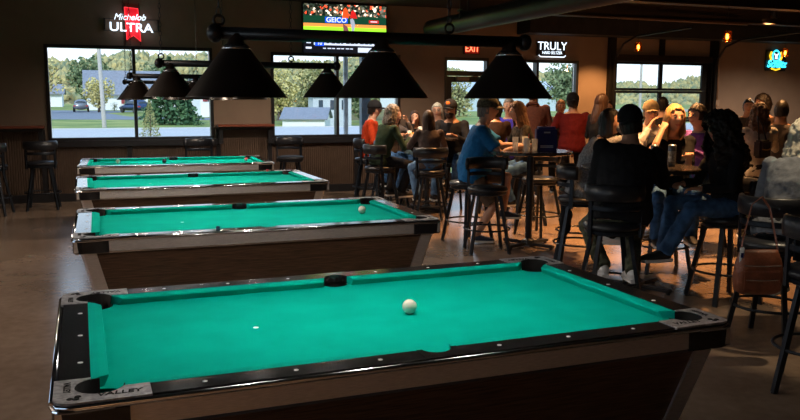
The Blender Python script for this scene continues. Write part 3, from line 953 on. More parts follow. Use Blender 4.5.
def person(label, x, y, heading, ztop=1.6, sit=True, s=1.0, lean=8, side=0, hyaw=0, hpitch=0, hl=None, hr=None, fl=None, fr=None,
           hip=None, top=None, sleeve='long', bottom=None, legs='long', shoe=None, skin=SK1, hair=HAIR_SHORT, hmat=H_DK,
           cap=None, capback=False, logo=None, bun=False, beard=False, glasses=False, wide=1.0, belly=0.0, hood=None, detail=.010, fem=False,
           ankle=None, sole=None, kneepoleL=None, kneepoleR=None, elbL=None, elbR=None, extra=None, hoff=(0, 0)):
    root = thing('person', label, 'person', (x, y, 0), (heading - 90) * D2R)
    if sit:
        if hip is None: hip = SEAT + .095
    else:
        if hip is None: hip = .905 * s
    # scale the upper body so that the crown reaches ztop
    ub = .785
    s_u = (ztop - hip) / (ub * (math.cos(D2R * lean) * .7 + .3))
    su = max(.86, min(1.12, s_u))
    la = D2R * lean; sd = D2R * side
    u = Vector((math.sin(sd), math.sin(la) * math.cos(sd), math.cos(la) * math.cos(sd)))
    fwd = Vector((0, math.cos(la), -math.sin(la)))
    rt = fwd.cross(u).normalized(); fwd = u.cross(rt)
    P = Vector((0, 0, hip))
    def S(t): return P + u * t * su
    W = (.93 if fem else 1.06) * wide * su
    u2 = (u + Vector((0, .25, 1))).normalized()
    neck0 = S(.50)
    hc = neck0 + u2 * .150 * su + Vector((hoff[0], .022 + hoff[1], 0))
    Mh = Matrix.Translation(hc) @ Matrix.Rotation(hyaw * D2R, 4, 'Z') @ Matrix.Rotation(-hpitch * D2R, 4, 'X') @ Matrix.Rotation(-sd, 4, 'Y')
    sh = su * 1.0
    shL = S(.435) - rt * .165 * W; shR = S(.435) + rt * .165 * W
    if hl is None: hl = (-.17, .40, 1.09) if sit else (-.24, .08, hip - .08)
    if hr is None: hr = (.17, .40, 1.09) if sit else (.24, .08, hip - .08)
    eL, wL = ik(shL, hl, .285 * su, .245 * su, elbL or (-.6, -.3, -1)); eR, wR = ik(shR, hr, .285 * su, .245 * su, elbR or (.6, -.3, -1))
    hipL = P + Vector((-.09 * W, 0, -.02)); hipR = P + Vector((.09 * W, 0, -.02))
    if fl is None: fl = (-.12, .24, .33) if sit else (-.11, -.01, .07)
    if fr is None: fr = (.12, .27, .33) if sit else (.11, .03, .07)
    lt, ls = .42 * s, .41 * s
    kL, aL = ik(hipL, fl, lt, ls, kneepoleL or (-.25, 1, .4)); kR, aR = ik(hipR, fr, lt, ls, kneepoleR or (.25, 1, .4))
    def torso(bm, g, z0=-.07, z1=.50):
        tbl = [(-.10, .150, .105), (-.03, .172, .122), (.06, .160, .118 + belly), (.16, .148, .112 + belly), (.27, .160, .118 + belly * .5), (.37, .176, .112), (.43, .168, .095), (.475, .115, .075), (.505, .064, .060)]
        if fem: tbl = [(-.10, .155, .108), (-.03, .172, .122), (.06, .150, .108), (.16, .130, .098), (.27, .146, .120), (.37, .160, .108), (.43, .155, .088), (.475, .105, .070), (.505, .058, .055)]
        rg = []
        for t, rx, ry in tbl:
            if t < z0 - .001 or t > z1 + .001: continue
            rg.append((S(t) + fwd * (belly * .4 if .0 < t < .3 else 0), rt * ((rx * W / su / (1) ) * su + g), fwd * (ry * su + g)))
        loft(bm, rg)
    def arm(bm, sh_, e, w, g, upto):
        r = (.046, .044, .036, .035, .026)
        pts = [sh_ - rt * 0, sh_.lerp(e, .35), e, e.lerp(w, .3), w]
        rr = [x_ * su * (.9 if fem else 1.05) + g for x_ in r]
        if upto == 'short': pts = [sh_, sh_.lerp(e, .4), sh_.lerp(e, .78)]; rr = [rr[0] + .004, rr[1] + .008, rr[1] + .012]
        elif upto == 'long': pts[-1] = e.lerp(w, .95)
        tube(bm, pts, rr, 14)
        ellipsoid(bm, sh_, (rr[0] * 1.12,) * 3, 12, 8)
        ellipsoid(bm, e, (rr[2] * 1.0,) * 3 if upto != 'short' else (.01,) * 3, 10, 6)
    def leg(bm, h, k_, a, g, upto):
        r = (.082, .070, .054, .052, .036)
        pts = [h, h.lerp(k_, .5), k_, k_.lerp(a, .3), a]
        rr = [x_ * (.96 if fem else 1.0) + g for x_ in r]
        if upto == 'short': pts = [h, h.lerp(k_, .5), h.lerp(k_, .92)]; rr = [rr[0] + .01, rr[1] + .014, rr[2] + .022]
        elif upto == 'long': rr[-1] += .014
        tube(bm, pts, rr, 16)
        ellipsoid(bm, h, (rr[0],) * 3, 12, 8)
        if upto != 'short': ellipsoid(bm, k_, (rr[2],) * 3, 12, 8)
    # --- body
    bm = BM()
    torso(bm, -.004, -.10, .51)
    nk = 1.0 if fem else 1.18
    loft(bm, [(S(.43), rt * .075 * nk, fwd * .060), (S(.49), rt * .060 * nk, fwd * .058 * nk), (hc - u2 * .085 * su, rt * .053 * nk, fwd * .055 * nk), (hc - u2 * .02, rt * .050, fwd * .05)], 14)
    head_bm(bm, Mh, sh, True)
    for sh_, e, w, sg in ((shL, eL, wL, -1), (shR, eR, wR, 1)):
        arm(bm, sh_, e, w, 0, 'skin')
        d = (w - e).normalized()
        n = Vector((0, 0, 1)) - d * d.z
        n = n.normalized() if n.length > .2 else Vector((0, 1, 0)) - d * d.y
        n.normalize()
        sdv = d.cross(n).normalized()
        # palm
        hs = su * (.92 if fem else 1.0)
        loft(bm, [(w - d * .01, sdv * .024 * hs, n * .019 * hs), (w + d * .03 * hs, sdv * .036 * hs, n * .017 * hs), (w + d * .085 * hs, sdv * .041 * hs, n * .014 * hs)], 12)
        lens = (.072, .080, .074, .058)
        for i in range(4):
            b0 = w + d * .080 * hs + sdv * ((i - 1.5) * .0205 * hs) * (sg)
            l = lens[i] * hs
            m1 = b0 + (d * .95 - n * .25).normalized() * l * .45
            m2 = m1 + (d * .7 - n * .75).normalized() * l * .32
            m3 = m2 + (d * .2 - n * 1.0).normalized() * l * .28
            tube(bm, [b0 - d * .01, m1, m2, m3], [.0095 * hs, .009 * hs, .0085 * hs, .007 * hs], 8)
        tb = w + d * .025 * hs - sdv * sg * .026 * hs
        t1 = tb + (d * .6 - sdv * sg * .75 - n * .2).normalized() * .038 * hs
        t2 = t1 + (d * .9 - sdv * sg * .25 - n * .3).normalized() * .032 * hs
        tube(bm, [tb, t1, t2], [.013 * hs, .0105 * hs, .009 * hs], 8)
    for h, k_, a in ((hipL, kL, aL), (hipR, kR, aR)):
        leg(bm, h, k_, a, 0, 'skin')
        tube(bm, [a + Vector((0, -.03, -.02)), a + Vector((0, .04, -.035)), a + Vector((0, .15, -.05))], [.034, .034, .022], 10)
    body = bake(bm, 'body', [skin, m_lip], root, [('REMESH', dict(mode='VOXEL', voxel_size=detail * .75)), ('SMOOTH', dict(factor=.5, iterations=2))])
    Mi = Mh.inverted()
    for p in body.data.polygons:
        q = (Mi @ p.center) / sh
        if q.y > .07 and abs(q.x) < .026 and abs(q.z + .060) < .0085: p.material_index = 1
    # eyes and brows
    for sx in (-1, 1):
        bm = BM(); ellipsoid(bm, (0, 0, 0), (.0135, .010, .0080), 12, 8, Mh @ Matrix.Scale(sh, 4) @ Matrix.Translation((sx * .031, .0800, .008)))
        e_ = obj('eye', bm, m_eyew, root, smooth=True)
        bm = BM(); ellipsoid(bm, (0, 0, 0), (.0062, .004, .0066), 10, 6, Mh @ Matrix.Scale(sh, 4) @ Matrix.Translation((sx * .031, .0880, .008)))
        obj('iris', bm, m_eyed, e_, smooth=True)
        bm = BM(); tube(bm, [Mh @ (Vector((sx * q, yq, zq)) * sh) for q, yq, zq in ((.014, .0905, .026), (.030, .0885, .031), (.046, .079, .027))], [.003, .0036, .002], 6)
        obj('eyebrow', bm, hmat if hmat not in (H_WH, H_BL) else H_LB, root, smooth=True)
    seed = int(x * 100) % 97 + 1
    if hair: hair_obj(Mh, sh, hair, hmat, root, seed=seed)
    if bun:
        bm = BM(); ellipsoid(bm, (0, 0, 0), (.045, .042, .040), 14, 10, Mh @ Matrix.Translation((0, -.045, .145)))
        bake(bm, 'hair_bun', hmat, root, [])
    if beard:
        bm = BM()
        rr = bmesh.ops.create_uvsphere(bm, u_segments=24, v_segments=14, radius=1)
        for v in rr['verts']:
            q = v.co.copy(); v.co = Mh @ (Vector((q.x * .064, .030 + q.y * .064, -.078 + q.z * .052)) * sh)
        bmesh.ops.delete(bm, geom=[f for f in bm.faces if ((Mi @ f.calc_center_median()).z > -.048 * sh and abs((Mi @ f.calc_center_median()).x) < .05)], context='FACES')
        bake(bm, 'beard', H_BR if hmat == H_BR else H_DK, root, [('SOLIDIFY', dict(thickness=.01, offset=-1))])
    if glasses:
        bm = BM()
        for sx in (-1, 1):
            c = [Mh @ (Vector((sx * .033 + .022 * math.cos(t), .098, .006 + .017 * math.sin(t))) * sh) for t in [i * PI / 6 for i in range(13)]]
            tube(bm, c, .0022, 5)
            tube(bm, [Mh @ (Vector(q) * sh) for q in ((sx * .055, .098, .010), (sx * .078, .05, .010), (sx * .082, -.01, .006))], .002, 5)
        obj('glasses', bm, m_black, root)
    if cap: cap_obj(Mh, sh, cap, root, capback, logo)
    # --- clothes
    if top:
        bm = BM(); torso(bm, .014, -.10 if sleeve != 'none' else -.03, .475)
        if sleeve != 'none':
            arm(bm, shL, eL, wL, .013, sleeve); arm(bm, shR, eR, wR, .013, sleeve)
        tx = bpy.data.textures.get('folds') or bpy.data.textures.new('folds', 'CLOUDS'); tx.noise_scale = .09; tx.noise_depth = 2
        bake(bm, 'shirt' if not hood else 'hoodie', top, root, [('REMESH', dict(mode='VOXEL', voxel_size=detail * 1.2)), ('SMOOTH', dict(factor=.5, iterations=3)), ('DISPLACE', dict(texture=tx, strength=.020, mid_level=.5, texture_coords='GLOBAL'))])
    if hood:
        bm = BM()
        lathe(bm, [(.075, .0), (.115, -.02), (.125, .015), (.09, .055), (.062, .045)], 22, Matrix.Translation(S(.47) - fwd * .045) @ Matrix.Rotation(-.5, 4, 'X'), close=True)
        bake(bm, 'hood', top, root, [('SUBSURF', dict(levels=1))])
    if bottom:
        bm = BM()
        loft(bm, [(S(-.11), rt * .13 * W, fwd * .10), (S(-.03), rt * (.178 * W + .0), fwd * .132), (S(.05), rt * (.165 * W), fwd * (.128 + belly * .6))])
        leg(bm, hipL, kL, aL, .012, legs); leg(bm, hipR, kR, aR, .012, legs)
        tx = bpy.data.textures.get('folds2') or bpy.data.textures.new('folds2', 'CLOUDS'); tx.noise_scale = .06
        bake(bm, 'trousers' if legs == 'long' else 'shorts', bottom, root, [('REMESH', dict(mode='VOXEL', voxel_size=detail * 1.2)), ('SMOOTH', dict(factor=.5, iterations=3)), ('DISPLACE', dict(texture=tx, strength=.018, mid_level=.5, texture_coords='GLOBAL'))])
    if shoe:
        for a, k_ in ((aL, kL), (aR, kR)):
            bm = BM()
            o_ = a + Vector((0, 0, -.062))
            loft(bm, [(o_ + Vector((0, -.055, .045)), Vector((.030, 0, 0)), Vector((0, 0, .038))), (o_ + Vector((0, -.02, .050)), Vector((.040, 0, 0)), Vector((0, 0, .048))),
                      (o_ + Vector((0, .06, .036)), Vector((.043, 0, 0)), Vector((0, 0, .038))), (o_ + Vector((0, .14, .024)), Vector((.047, 0, 0)), Vector((0, 0, .028))),
                      (o_ + Vector((0, .19, .018)), Vector((.036, 0, 0)), Vector((0, 0, .020))), (o_ + Vector((0, .21, .014)), Vector((.015, 0, 0)), Vector((0, 0, .010)))], 16)
            sh_o = bake(bm, 'shoe', shoe, root, [('SUBSURF', dict(levels=1))])
            bm = BM()
            P2 = [(-.030, -.060), (.030, -.060), (.038, .0), (.046, .12), (.038, .19), (.0, .216), (-.038, .19), (-.046, .12), (-.038, .0)]
            prism(bm, [(p[0] + o_.x, p[1] + o_.y) for p in P2], o_.z - .012, o_.z + .012)
            obj('shoe_sole', bm, sole or m_white, sh_o)
    return root, dict(hc=hc, shL=shL, shR=shR, S=S, P=P, rt=rt, fwd=fwd, kL=kL, kR=kR, aL=aL, aR=aR, wL=wL, wR=wR)

JEANS = fabric('denim_blue', (.05, .12, .26), var=.35, scale=14)
JEANS_L = fabric('denim_light', (.10, .19, .34), var=.3, scale=14)
BLACKC = fabric('black_cloth', (.012, .012, .014))
BLUET = fabric('blue_shirt_cloth', (.012, .13, .34))
ORANGE = fabric('orange_shirt_cloth', (.50, .045, .010))
GREENS = fabric('green_sweater_cloth', (.030, .050, .028))
BROWNS = fabric('brown_sweater_cloth', (.105, .075, .066))
GREYH = fabric('grey_heather_cloth', (.22, .22, .23), var=.35, scale=60)
REDS = fabric('dark_red_cloth', (.085, .005, .006))
HOODB = fabric('rust_hoodie_cloth', (.15, .055, .035))
PURPLE = fabric('purple_cloth', (.16, .06, .26))
BLUEP = fabric('royal_blue_cloth', (.05, .04, .42))
PLAID = fabric('dark_plaid_cloth', (.022, .018, .014), var=.8, scale=24)
CREAM = fabric('cream_cloth', (.42, .40, .38))
TAUPE = fabric('taupe_cloth', (.085, .075, .075))
GREYS = fabric('slate_grey_cloth', (.17, .18, .20))
KHAKI = fabric('brown_shorts_cloth', (.13, .09, .065))
CAMO = mat('camouflage_cloth', (.025, .035, .018), .85, col2=(.11, .11, .07), scale=24)
CAPK = fabric('black_cap_cloth', (.014, .014, .016))
CAPCAMO = mat('camouflage_cap_cloth', (.04, .035, .02), .85, col2=(.14, .12, .07), scale=40)
CAPTAN = fabric('tan_cap_cloth', (.40, .30, .17))
PATCH = mat('orange_patch', (.75, .18, .02), .6)
SHW = mat('white_shoe_leather', (.75, .75, .76), .5, var=.05)
SHB = mat('navy_shoe_cloth', (.025, .04, .08), .6)
SHK = mat('black_shoe_cloth', (.015, .015, .017), .6)

G = 'people at the high tables'
PD = .010
# group at table C (windows)
person('man in an orange shirt and dark cap on a stool below the window', 4.12, 9.77, -22, 1.60, lean=6, top=ORANGE, bottom=JEANS, shoe=SHK, cap=CAPK, hmat=H_DK, detail=.013, hl=(-.12, .28, 1.0), hr=(.12, .30, 1.0))
person('woman in a dark green sweater with grey blond hair leaning to the table', 3.78, 8.22, 15, 1.56, lean=17, top=GREENS, bottom=BLACKC, shoe=SHK, hair=(.17, 1.08, .03, 55, .05), hmat=H_GY, fem=True, detail=.012, hyaw=-10)
person('woman with reddish hair between the woman in green and the dark-haired girl', 4.25, 9.15, -60, 1.50, lean=10, top=TAUPE, bottom=JEANS, shoe=SHK, hair=HAIR_MID, hmat=H_LB, fem=True, detail=.014, hl=(-.05, .30, 1.3))
person('girl with long dark hair facing the camera, hand at her mouth', 4.74, 9.35, -112, 1.44, lean=14, top=BLACKC, bottom=JEANS, shoe=SHW, hair=HAIR_LONG, hmat=H_BR, fem=True, detail=.013, hr=(.02, .26, 1.26), hpitch=-8)
person('woman in a brown sweater seen from behind on a stool', 4.20, 7.44, 78, 1.49, lean=10, top=BROWNS, bottom=JEANS_L, shoe=SHK, hair=(.24, 1.02, .01, 52, .05), hmat=H_BR, fem=True, wide=1.08, detail=.012)
person('bearded man in a black cap with an orange patch and a black shirt', 5.15, 8.78, -135, 1.62, lean=12, top=BLACKC, bottom=JEANS, shoe=SHK, cap=CAPK, logo=PATCH, beard=True, hmat=H_BR, skin=SK2, detail=.013, wide=1.05)
person('person with white hair and glasses behind the bearded man', 5.40, 10.0, -120, 1.57, lean=4, top=BROWNS, bottom=JEANS, shoe=SHK, glasses=True, hmat=H_WH, hair=(.085, 1.08, .01, 68, .05), detail=.014)
# man in blue at table A
person('man in a blue T-shirt and camouflage cap leaning on the table with the menu holder', 4.11, 5.99, -24, 1.70, hip=.80, lean=12, top=BLUET, sleeve='short', bottom=KHAKI, legs='short', shoe=SHB, cap=CAPCAMO, capback=False, hmat=H_GY, wide=1.18, belly=.05, detail=.010,
       hl=(.05, .56, 1.11), hr=(.20, .54, 1.11), fr=(.10, .06, .085), fl=(-.05, .37, .34), kneepoleL=(-.1, 1, .5), kneepoleR=(.1, 1, 0), hyaw=-6)
person('woman with her dark hair in a bun and a dark brown top, seen from behind', 5.49, 8.10, 62, 1.62, lean=8, top=fabric('dark_brown_cloth', (.035, .018, .013)), bottom=BLACKC, shoe=SHK, hair=(.10, 1.06, .02, 60, .05), hmat=H_DK, bun=True, fem=True, detail=.013)
person('grey haired man in a royal blue shirt at the rear tables', 6.10, 8.75, -140, 1.66, lean=8, sit=False, s=.92, top=BLUEP, bottom=BLACKC, shoe=SHK, hmat=H_GY, hair=HAIR_SHORT, detail=.014, hyaw=20)
person('woman in a dark plaid shirt with long light brown hair facing left', 5.36, 6.95, 172, 1.61, lean=10, top=PLAID, bottom=JEANS, shoe=SHK, hair=(.26, 1.08, .02, 50, .05), hmat=H_LB, fem=True, detail=.012, hl=(-.14, .38, 1.06), hr=(.14, .38, 1.06))
person('man in a rust brown hooded sweatshirt standing before the right window', 6.92, 9.55, 60, 1.88, sit=False, s=1.08, lean=3, top=HOODB, hood=True, bottom=BLACKC, shoe=SHK, hmat=H_BR, detail=.014, wide=1.1, hl=(-.15, .30, 1.1), hr=(.15, .30, 1.1))
person('person with glasses and short brown hair facing the camera near the right window', 7.76, 10.07, -110, 1.63, sit=False, s=.92, lean=3, top=TAUPE, bottom=BLACKC, shoe=SHK, glasses=True, hmat=H_LB, detail=.014)
person('man in a dark red shirt and black cap standing with his back turned', 7.24, 8.83, 66, 1.73, sit=False, s=.99, lean=3, top=REDS, sleeve='long', bottom=BLACKC, shoe=SHK, cap=CAPK, capback=True, hmat=H_DK, skin=SK2, wide=1.12, detail=.013, hl=(-.20, .18, 1.08), hr=(.22, .16, 1.08))
person('woman with long straight dark hair standing, face turned right', 7.30, 8.22, 10, 1.72, sit=False, s=.97, lean=2, top=BLACKC, bottom=BLACKC, shoe=SHK, hair=(.34, 1.06, .01, 52, .05), hmat=H_BR, fem=True, detail=.013, hl=(-.12, .26, 1.1))
person('person with brown hair facing the camera beside the standing long-haired woman', 8.13, 9.17, -120, 1.62, sit=False, s=.92, lean=3, top=BLACKC, bottom=BLACKC, shoe=SHK, hair=HAIR_MID, hmat=H_BR, detail=.015, fem=True)
# table B
person('woman in a grey heather sweater hiding her face behind her hand', 4.50, 4.36, -28, 1.56, lean=22, side=0, top=GREYH, bottom=BLACKC, shoe=SHW, hair=(.16, 1.05, .0, 55, .05), hmat=H_DK, fem=True, wide=1.05, detail=.010, hl=(-.10, .30, 1.10), hr=(.0, .28, 1.42), hyaw=-20, hpitch=-14, elbR=(.8, .3, -1))
person('broad man in a black shirt and black cap seen from behind on a stool', 3.90, 2.86, 70, 1.60, side=9, lean=16, top=BLACKC, bottom=CAMO, shoe=SHW, sole=SHW, cap=CAPK, capback=True, hmat=H_DK, wide=1.18, belly=.07, detail=.009, skin=SK1, hl=(-.10, .40, 1.10), hr=(.22, .40, 1.10), elbL=(-.25, -.2, -1), elbR=(.8, -.2, -.8), hyaw=-12, fl=(-.10, .10, .32), fr=(.10, .0, .30))
_, J = person('blonde woman in a black top facing the camera, head resting on her hand', 5.20, 3.98, -112, 1.60, lean=12, top=BLACKC, sleeve='short', bottom=JEANS, shoe=SHK, hair=(.20, 1.08, .012, 52, .062), hmat=H_BL, fem=True, detail=.008, hr=(.13, .24, 1.36), hl=(-.05, .46, 1.12), elbL=(-.05, -.2, -1), elbR=(.6, .5, -1), hpitch=-6, hyaw=6, side=0, fl=(-.12, .36, .40), fr=(.16, .30, .36))
person('person in a white cap with glasses facing the camera behind the man in black', 6.62, 6.13, -115, 1.62, lean=5, top=CREAM, bottom=JEANS, shoe=SHK, cap=CAPTAN, glasses=True, hmat=H_GY, detail=.012, hr=(.05, .28, 1.3))
person('person with dark hair and a black shirt before the garage door, seen from behind', 8.21, 7.84, 80, 1.68, sit=False, s=.96, lean=2, top=BLACKC, bottom=BLACKC, shoe=SHK, hmat=H_DK, detail=.014)
person('person in a purple top with dark hair between the blonde and the curly-haired woman', 6.41, 4.88, 190, 1.60, lean=10, top=PURPLE, bottom=JEANS, shoe=SHK, hmat=H_DK, hair=(.12, 1.06, .02, 55, .05), detail=.011, fem=True)
_, J2 = person('woman with long dark curly hair and black top, legs in ripped jeans stretched out', 4.92, 2.86, 172, 1.53, lean=8, top=BLACKC, bottom=JEANS, shoe=SHK, sole=SHW, hair=HAIR_CURLY, hmat=H_DK, fem=True, wide=1.12, detail=.009, hl=(-.12, .34, .94), hr=(.10, .36, .96), fl=(-.02, .56, .42), fr=(.10, .50, .40), hyaw=-10)
person('person with short dark hair facing the camera at the far right', 10.33, 8.36, -130, 1.66, sit=False, s=.94, lean=2, top=TAUPE, bottom=BLACKC, shoe=SHK, hmat=H_DK, detail=.015)
person('woman in a cream top with wavy brown hair and a black bag strap', 7.39, 5.08, 60, 1.60, sit=False, s=.92, lean=4, top=CREAM, sleeve='long', bottom=BLACKC, shoe=SHK, hair=(.24, 1.16, .05, 50, .05), hmat=H_LB, fem=True, detail=.011, hl=(-.12, .34, 1.15), hr=(.12, .34, 1.2))
person('big man with dark hair facing left behind the woman in cream', 8.88, 6.5, 178, 1.72, sit=False, s=.98, lean=4, top=fabric('brown_black_cloth', (.04, .022, .014)), bottom=BLACKC, shoe=SHK, hmat=H_DK, wide=1.25, detail=.013, hair=(.10, 1.15, .03, 62, .05), skin=SK2)
person('man with short black hair in a brown grey shirt at the right, seen from behind', 7.97, 5.36, 40, 1.64, sit=False, s=.94, lean=6, top=TAUPE, bottom=BLACKC, shoe=SHK, hmat=H_DK, wide=1.05, detail=.012, skin=SK2)
person('person with wavy white hair in a grey shirt on the stool at the right edge', 4.46, 1.86, 22, 1.52, lean=26, top=GREYS, bottom=BLACKC, shoe=SHK, hair=(.20, 1.18, .03, 60, .05), hmat=H_WH, fem=True, wide=1.2, detail=.008, hl=(-.12, .42, 1.0), hr=(.14, .42, 1.0))

# stools with sitters: x, y, heading, label
for a in [(4.12, 9.77, -22, 'bar stool under the man in the orange shirt'),
          (3.78, 8.22, 15, 'bar stool under the woman in the dark green sweater'),
          (4.25, 9.15, -60, 'bar stool under the reddish-haired woman behind the woman in green'),
          (4.74, 9.35, -112, 'bar stool under the dark-haired girl facing the camera'),
          (4.20, 7.44, 78, 'bar stool under the woman in the brown sweater'),
          (5.15, 8.78, -135, 'bar stool under the bearded man'),
          (5.40, 10.0, -120, 'bar stool under the white-haired person with glasses'),
          (4.09, 6.03, 195, 'bar stool the man in the blue T-shirt perches on'),
          (5.49, 8.10, 62, 'bar stool under the woman with a hair bun'),
          (5.36, 6.95, 172, 'bar stool under the woman in the dark plaid shirt'),
          (4.50, 4.36, -28, 'bar stool under the woman in the grey sweater'),
          (3.82, 2.88, 70, 'bar stool under the broad man in the black shirt'),
          (5.20, 3.98, -112, 'bar stool under the blonde woman'),
          (6.62, 6.13, -115, 'bar stool under the person in the white cap'),
          (6.41, 4.88, 190, 'bar stool under the person in purple'),
          (4.92, 2.86, 172, 'bar stool under the woman with long curly hair'),
          (4.40, 1.86, 22, 'bar stool with a brown handbag hung on it, under the white-haired person'),
          (4.03, 5.42, 255, 'empty black bar stool standing in front of the man in blue'),
          (4.92, 5.00, 150, 'empty bar stool at the right of the table with the blue menu holder'),
          (5.10, 6.15, 200, 'empty bar stool behind the table with the blue menu holder'),
          (3.94, 1.03, 40, 'empty bar stool nearest the camera at the right edge'),
          (-.65, 10.5, 88, 'black bar stool against the ribbed wall at the far left'),
          (-1.27, 10.1, 80, 'bar stool cut off by the left edge of the photo'),
          (1.60, 10.45, -90, 'bar stool by the wall behind the farthest pool table, under the first window'),
          (3.02, 10.45, -92, 'bar stool by the wall under the left end of the second window'),
          ]:
    stool(*a)

# ------------------------------------------------------------------ things on the tables
m_clear = mat('clear_glass', (.80, .84, .86), .10, var=0)
_n = m_clear.node_tree; _t = _n.nodes.new('ShaderNodeBsdfTransparent'); _x = _n.nodes.new('ShaderNodeMixShader'); _x.inputs[0].default_value = .38
_n.links.new(_t.outputs[0], _x.inputs[1]); _n.links.new(_n.nodes['Principled BSDF'].outputs[0], _x.inputs[2]); _n.links.new(_x.outputs[0], _n.nodes['Material Output'].inputs['Surface'])
m_beer = mat('amber_drink', (.55, .22, .02), .1, trans=.3, var=.1)
m_can = mat('slate_can', (.20, .24, .30), .3, metal=.6, var=.2, scale=20)
def glass(label, x, y, h=.14, r=.034, drink=None, grp='glasses on the table of the man in blue'):
    root = empty('drinking_glass', (x, y, 1.0705)); tag(root, label, 'glass', grp)
    bm = BM(); lathe(bm, [(0, 0), (r * .85, 0), (r, h), (r - .003, h), (r * .85 - .003, .008), (0, .008)], 18); obj('glass_body', bm, m_clear, root, smooth=True)
    if drink:
        bm = BM(); lathe(bm, [(0, .01), (r * .80, .01), (r * .88, h * .6), (0, h * .6)], 18); obj('drink', bm, drink, root, smooth=True)
    return root
for dx, dy, h, lab in ((-.13, .02, .15, 'leftmost tall clear glass on the table of the man in blue'), (-.06, -.10, .14, 'clear glass standing nearest in front on the table of the man in blue'),
                       (.01, .06, .15, 'clear glass behind the others on the table of the man in blue'), (.06, -.07, .13, 'clear glass beside the blue menu holder'), (-.01, -.03, .12, 'short clear glass with a straw on the table of the man in blue')):
    g_ = glass(lab, TA[0] + dx - .05, TA[1] + dy, h, drink=MATS['clear_glass'] if False else None)
    if 'straw' in lab:
        bm = BM(); tube(bm, [(0, 0, .01), (.02, 0, .19)], .004, 6); obj('straw', bm, m_pink, g_)
g_ = glass('small glass of amber drink on the table of the man in blue', TA[0] + .10, TA[1] - .02, .08, .03, m_beer)
# menu holder
root = thing('menu_holder', 'blue box-shaped menu holder with small white print on the round table', 'menu holder', (4.76, 5.47, 1.0705), -.32)
m_blue = mat('menu_blue', (.012, .018, .11), .4, var=.2)
bm = BM(); box(bm, -.115, .115, -.05, .05, 0, .235, bev=.004); obj('holder_box', bm, m_blue, root)
bm = BM(); box(bm, -.095, .095, -.035, .035, .236, .262); obj('menus', bm, mat('menu_paper', (.02, .03, .16), .5), root)
m_pw = mat('print_white', (.55, .57, .62), .5)
for z0_, z1_, w_ in ((.192, .207, .035), (.048, .058, .07), (.034, .042, .07)):
    bm = BM(); box(bm, -w_, w_, -.0515, -.0502, z0_, z1_); obj('white_print', bm, m_pw, root)
# cans on table B
def can(label, x, y):
    root = empty('tall_can', (x, y, 1.0705)); tag(root, label, 'can', 'tall cans before the blonde woman')
    bm = BM(); lathe(bm, [(0, .003), (.026, 0), (.033, .012), (.033, .172), (.026, .186), (.024, .183), (0, .182)], 24); obj('can_body', bm, m_can, root, smooth=True)
    bm = BM(); lathe(bm, [(.0335, .04), (.0335, .13)], 24); obj('can_label', bm, mat('can_print', (.42, .50, .60), .4, var=.5, scale=50), root, smooth=True)
    bm = BM(); box(bm, -.008, .008, -.018, .008, .183, .187); obj('pull_tab', bm, m_silver, root)
can('left one of two tall cans on the table before the blonde woman', 4.56, 3.36)
can('right one of two tall cans on the table before the blonde woman', 4.72, 3.33)
glass('clear tumbler at the left of the two tall cans', 4.49, 3.46, .14, .036, grp='glasses near the blonde woman')
# blue cup held by person in white cap
bm = BM(); lathe(bm, [(0, 0), (.032, 0), (.042, .12), (.039, .12), (.03, .004), (0, .004)], 18)
o = obj('blue_cup', bm, mat('cup_blue', (.02, .05, .5), .4), smooth=True); o.location = (6.36, 5.70, 1.0705); tag(o, 'blue cup standing before the person in the white cap', 'cup')
bar_table('high table before the person in the white cap, hidden behind the man in black', 6.28, 5.52, .32)
# food and drinks on table C
glass('glass of amber beer on the table before the girl', TC[0] + .0, TC[1] + .28, .15, .036, m_beer, 'drinks on the far table')
glass('clear glass beside the beer on the far table', TC[0] + .12, TC[1] + .22, .15, .036, None, 'drinks on the far table')
glass('glass of orange drink before the woman in green', TC[0] - .26, TC[1] + .05, .10, .034, m_beer, 'drinks on the far table')
root = thing('food_basket', 'basket of yellow fries on the far table between the woman in green and the girl', 'food', (TC[0] - .18, TC[1] + .18, 1.0705))
bm = BM(); lathe(bm, [(0, 0), (.08, 0), (.11, .045), (.106, .045), (.078, .005), (0, .005)], 20); obj('basket', bm, m_white, root)
bm = BM(); rn = random.Random(4)
for i in range(40):
    a = rn.random() * 6.28; r_ = rn.random() * .07
    M = Matrix.Translation((r_ * math.cos(a), r_ * math.sin(a), .03 + rn.random() * .03)) @ Matrix.Rotation(rn.random() * 6, 4, 'Z') @ Matrix.Rotation(rn.random() - .5, 4, 'Y')
    box(bm, -.03, .03, -.004, .004, -.004, .004, M)
tag(obj('fries', bm, mat('fries_yellow', (.75, .42, .06), .6), root), kind='stuff')
# white napkin card on far table
bm = BM(); box(bm, -.03, .03, -.02, .02, 0, .11, bev=.003)
o = obj('napkin_box', bm, m_white); o.location = (TC[0] + .10, TC[1] + .02, 1.0705); tag(o, 'small white napkin box on the far table', 'napkin box')

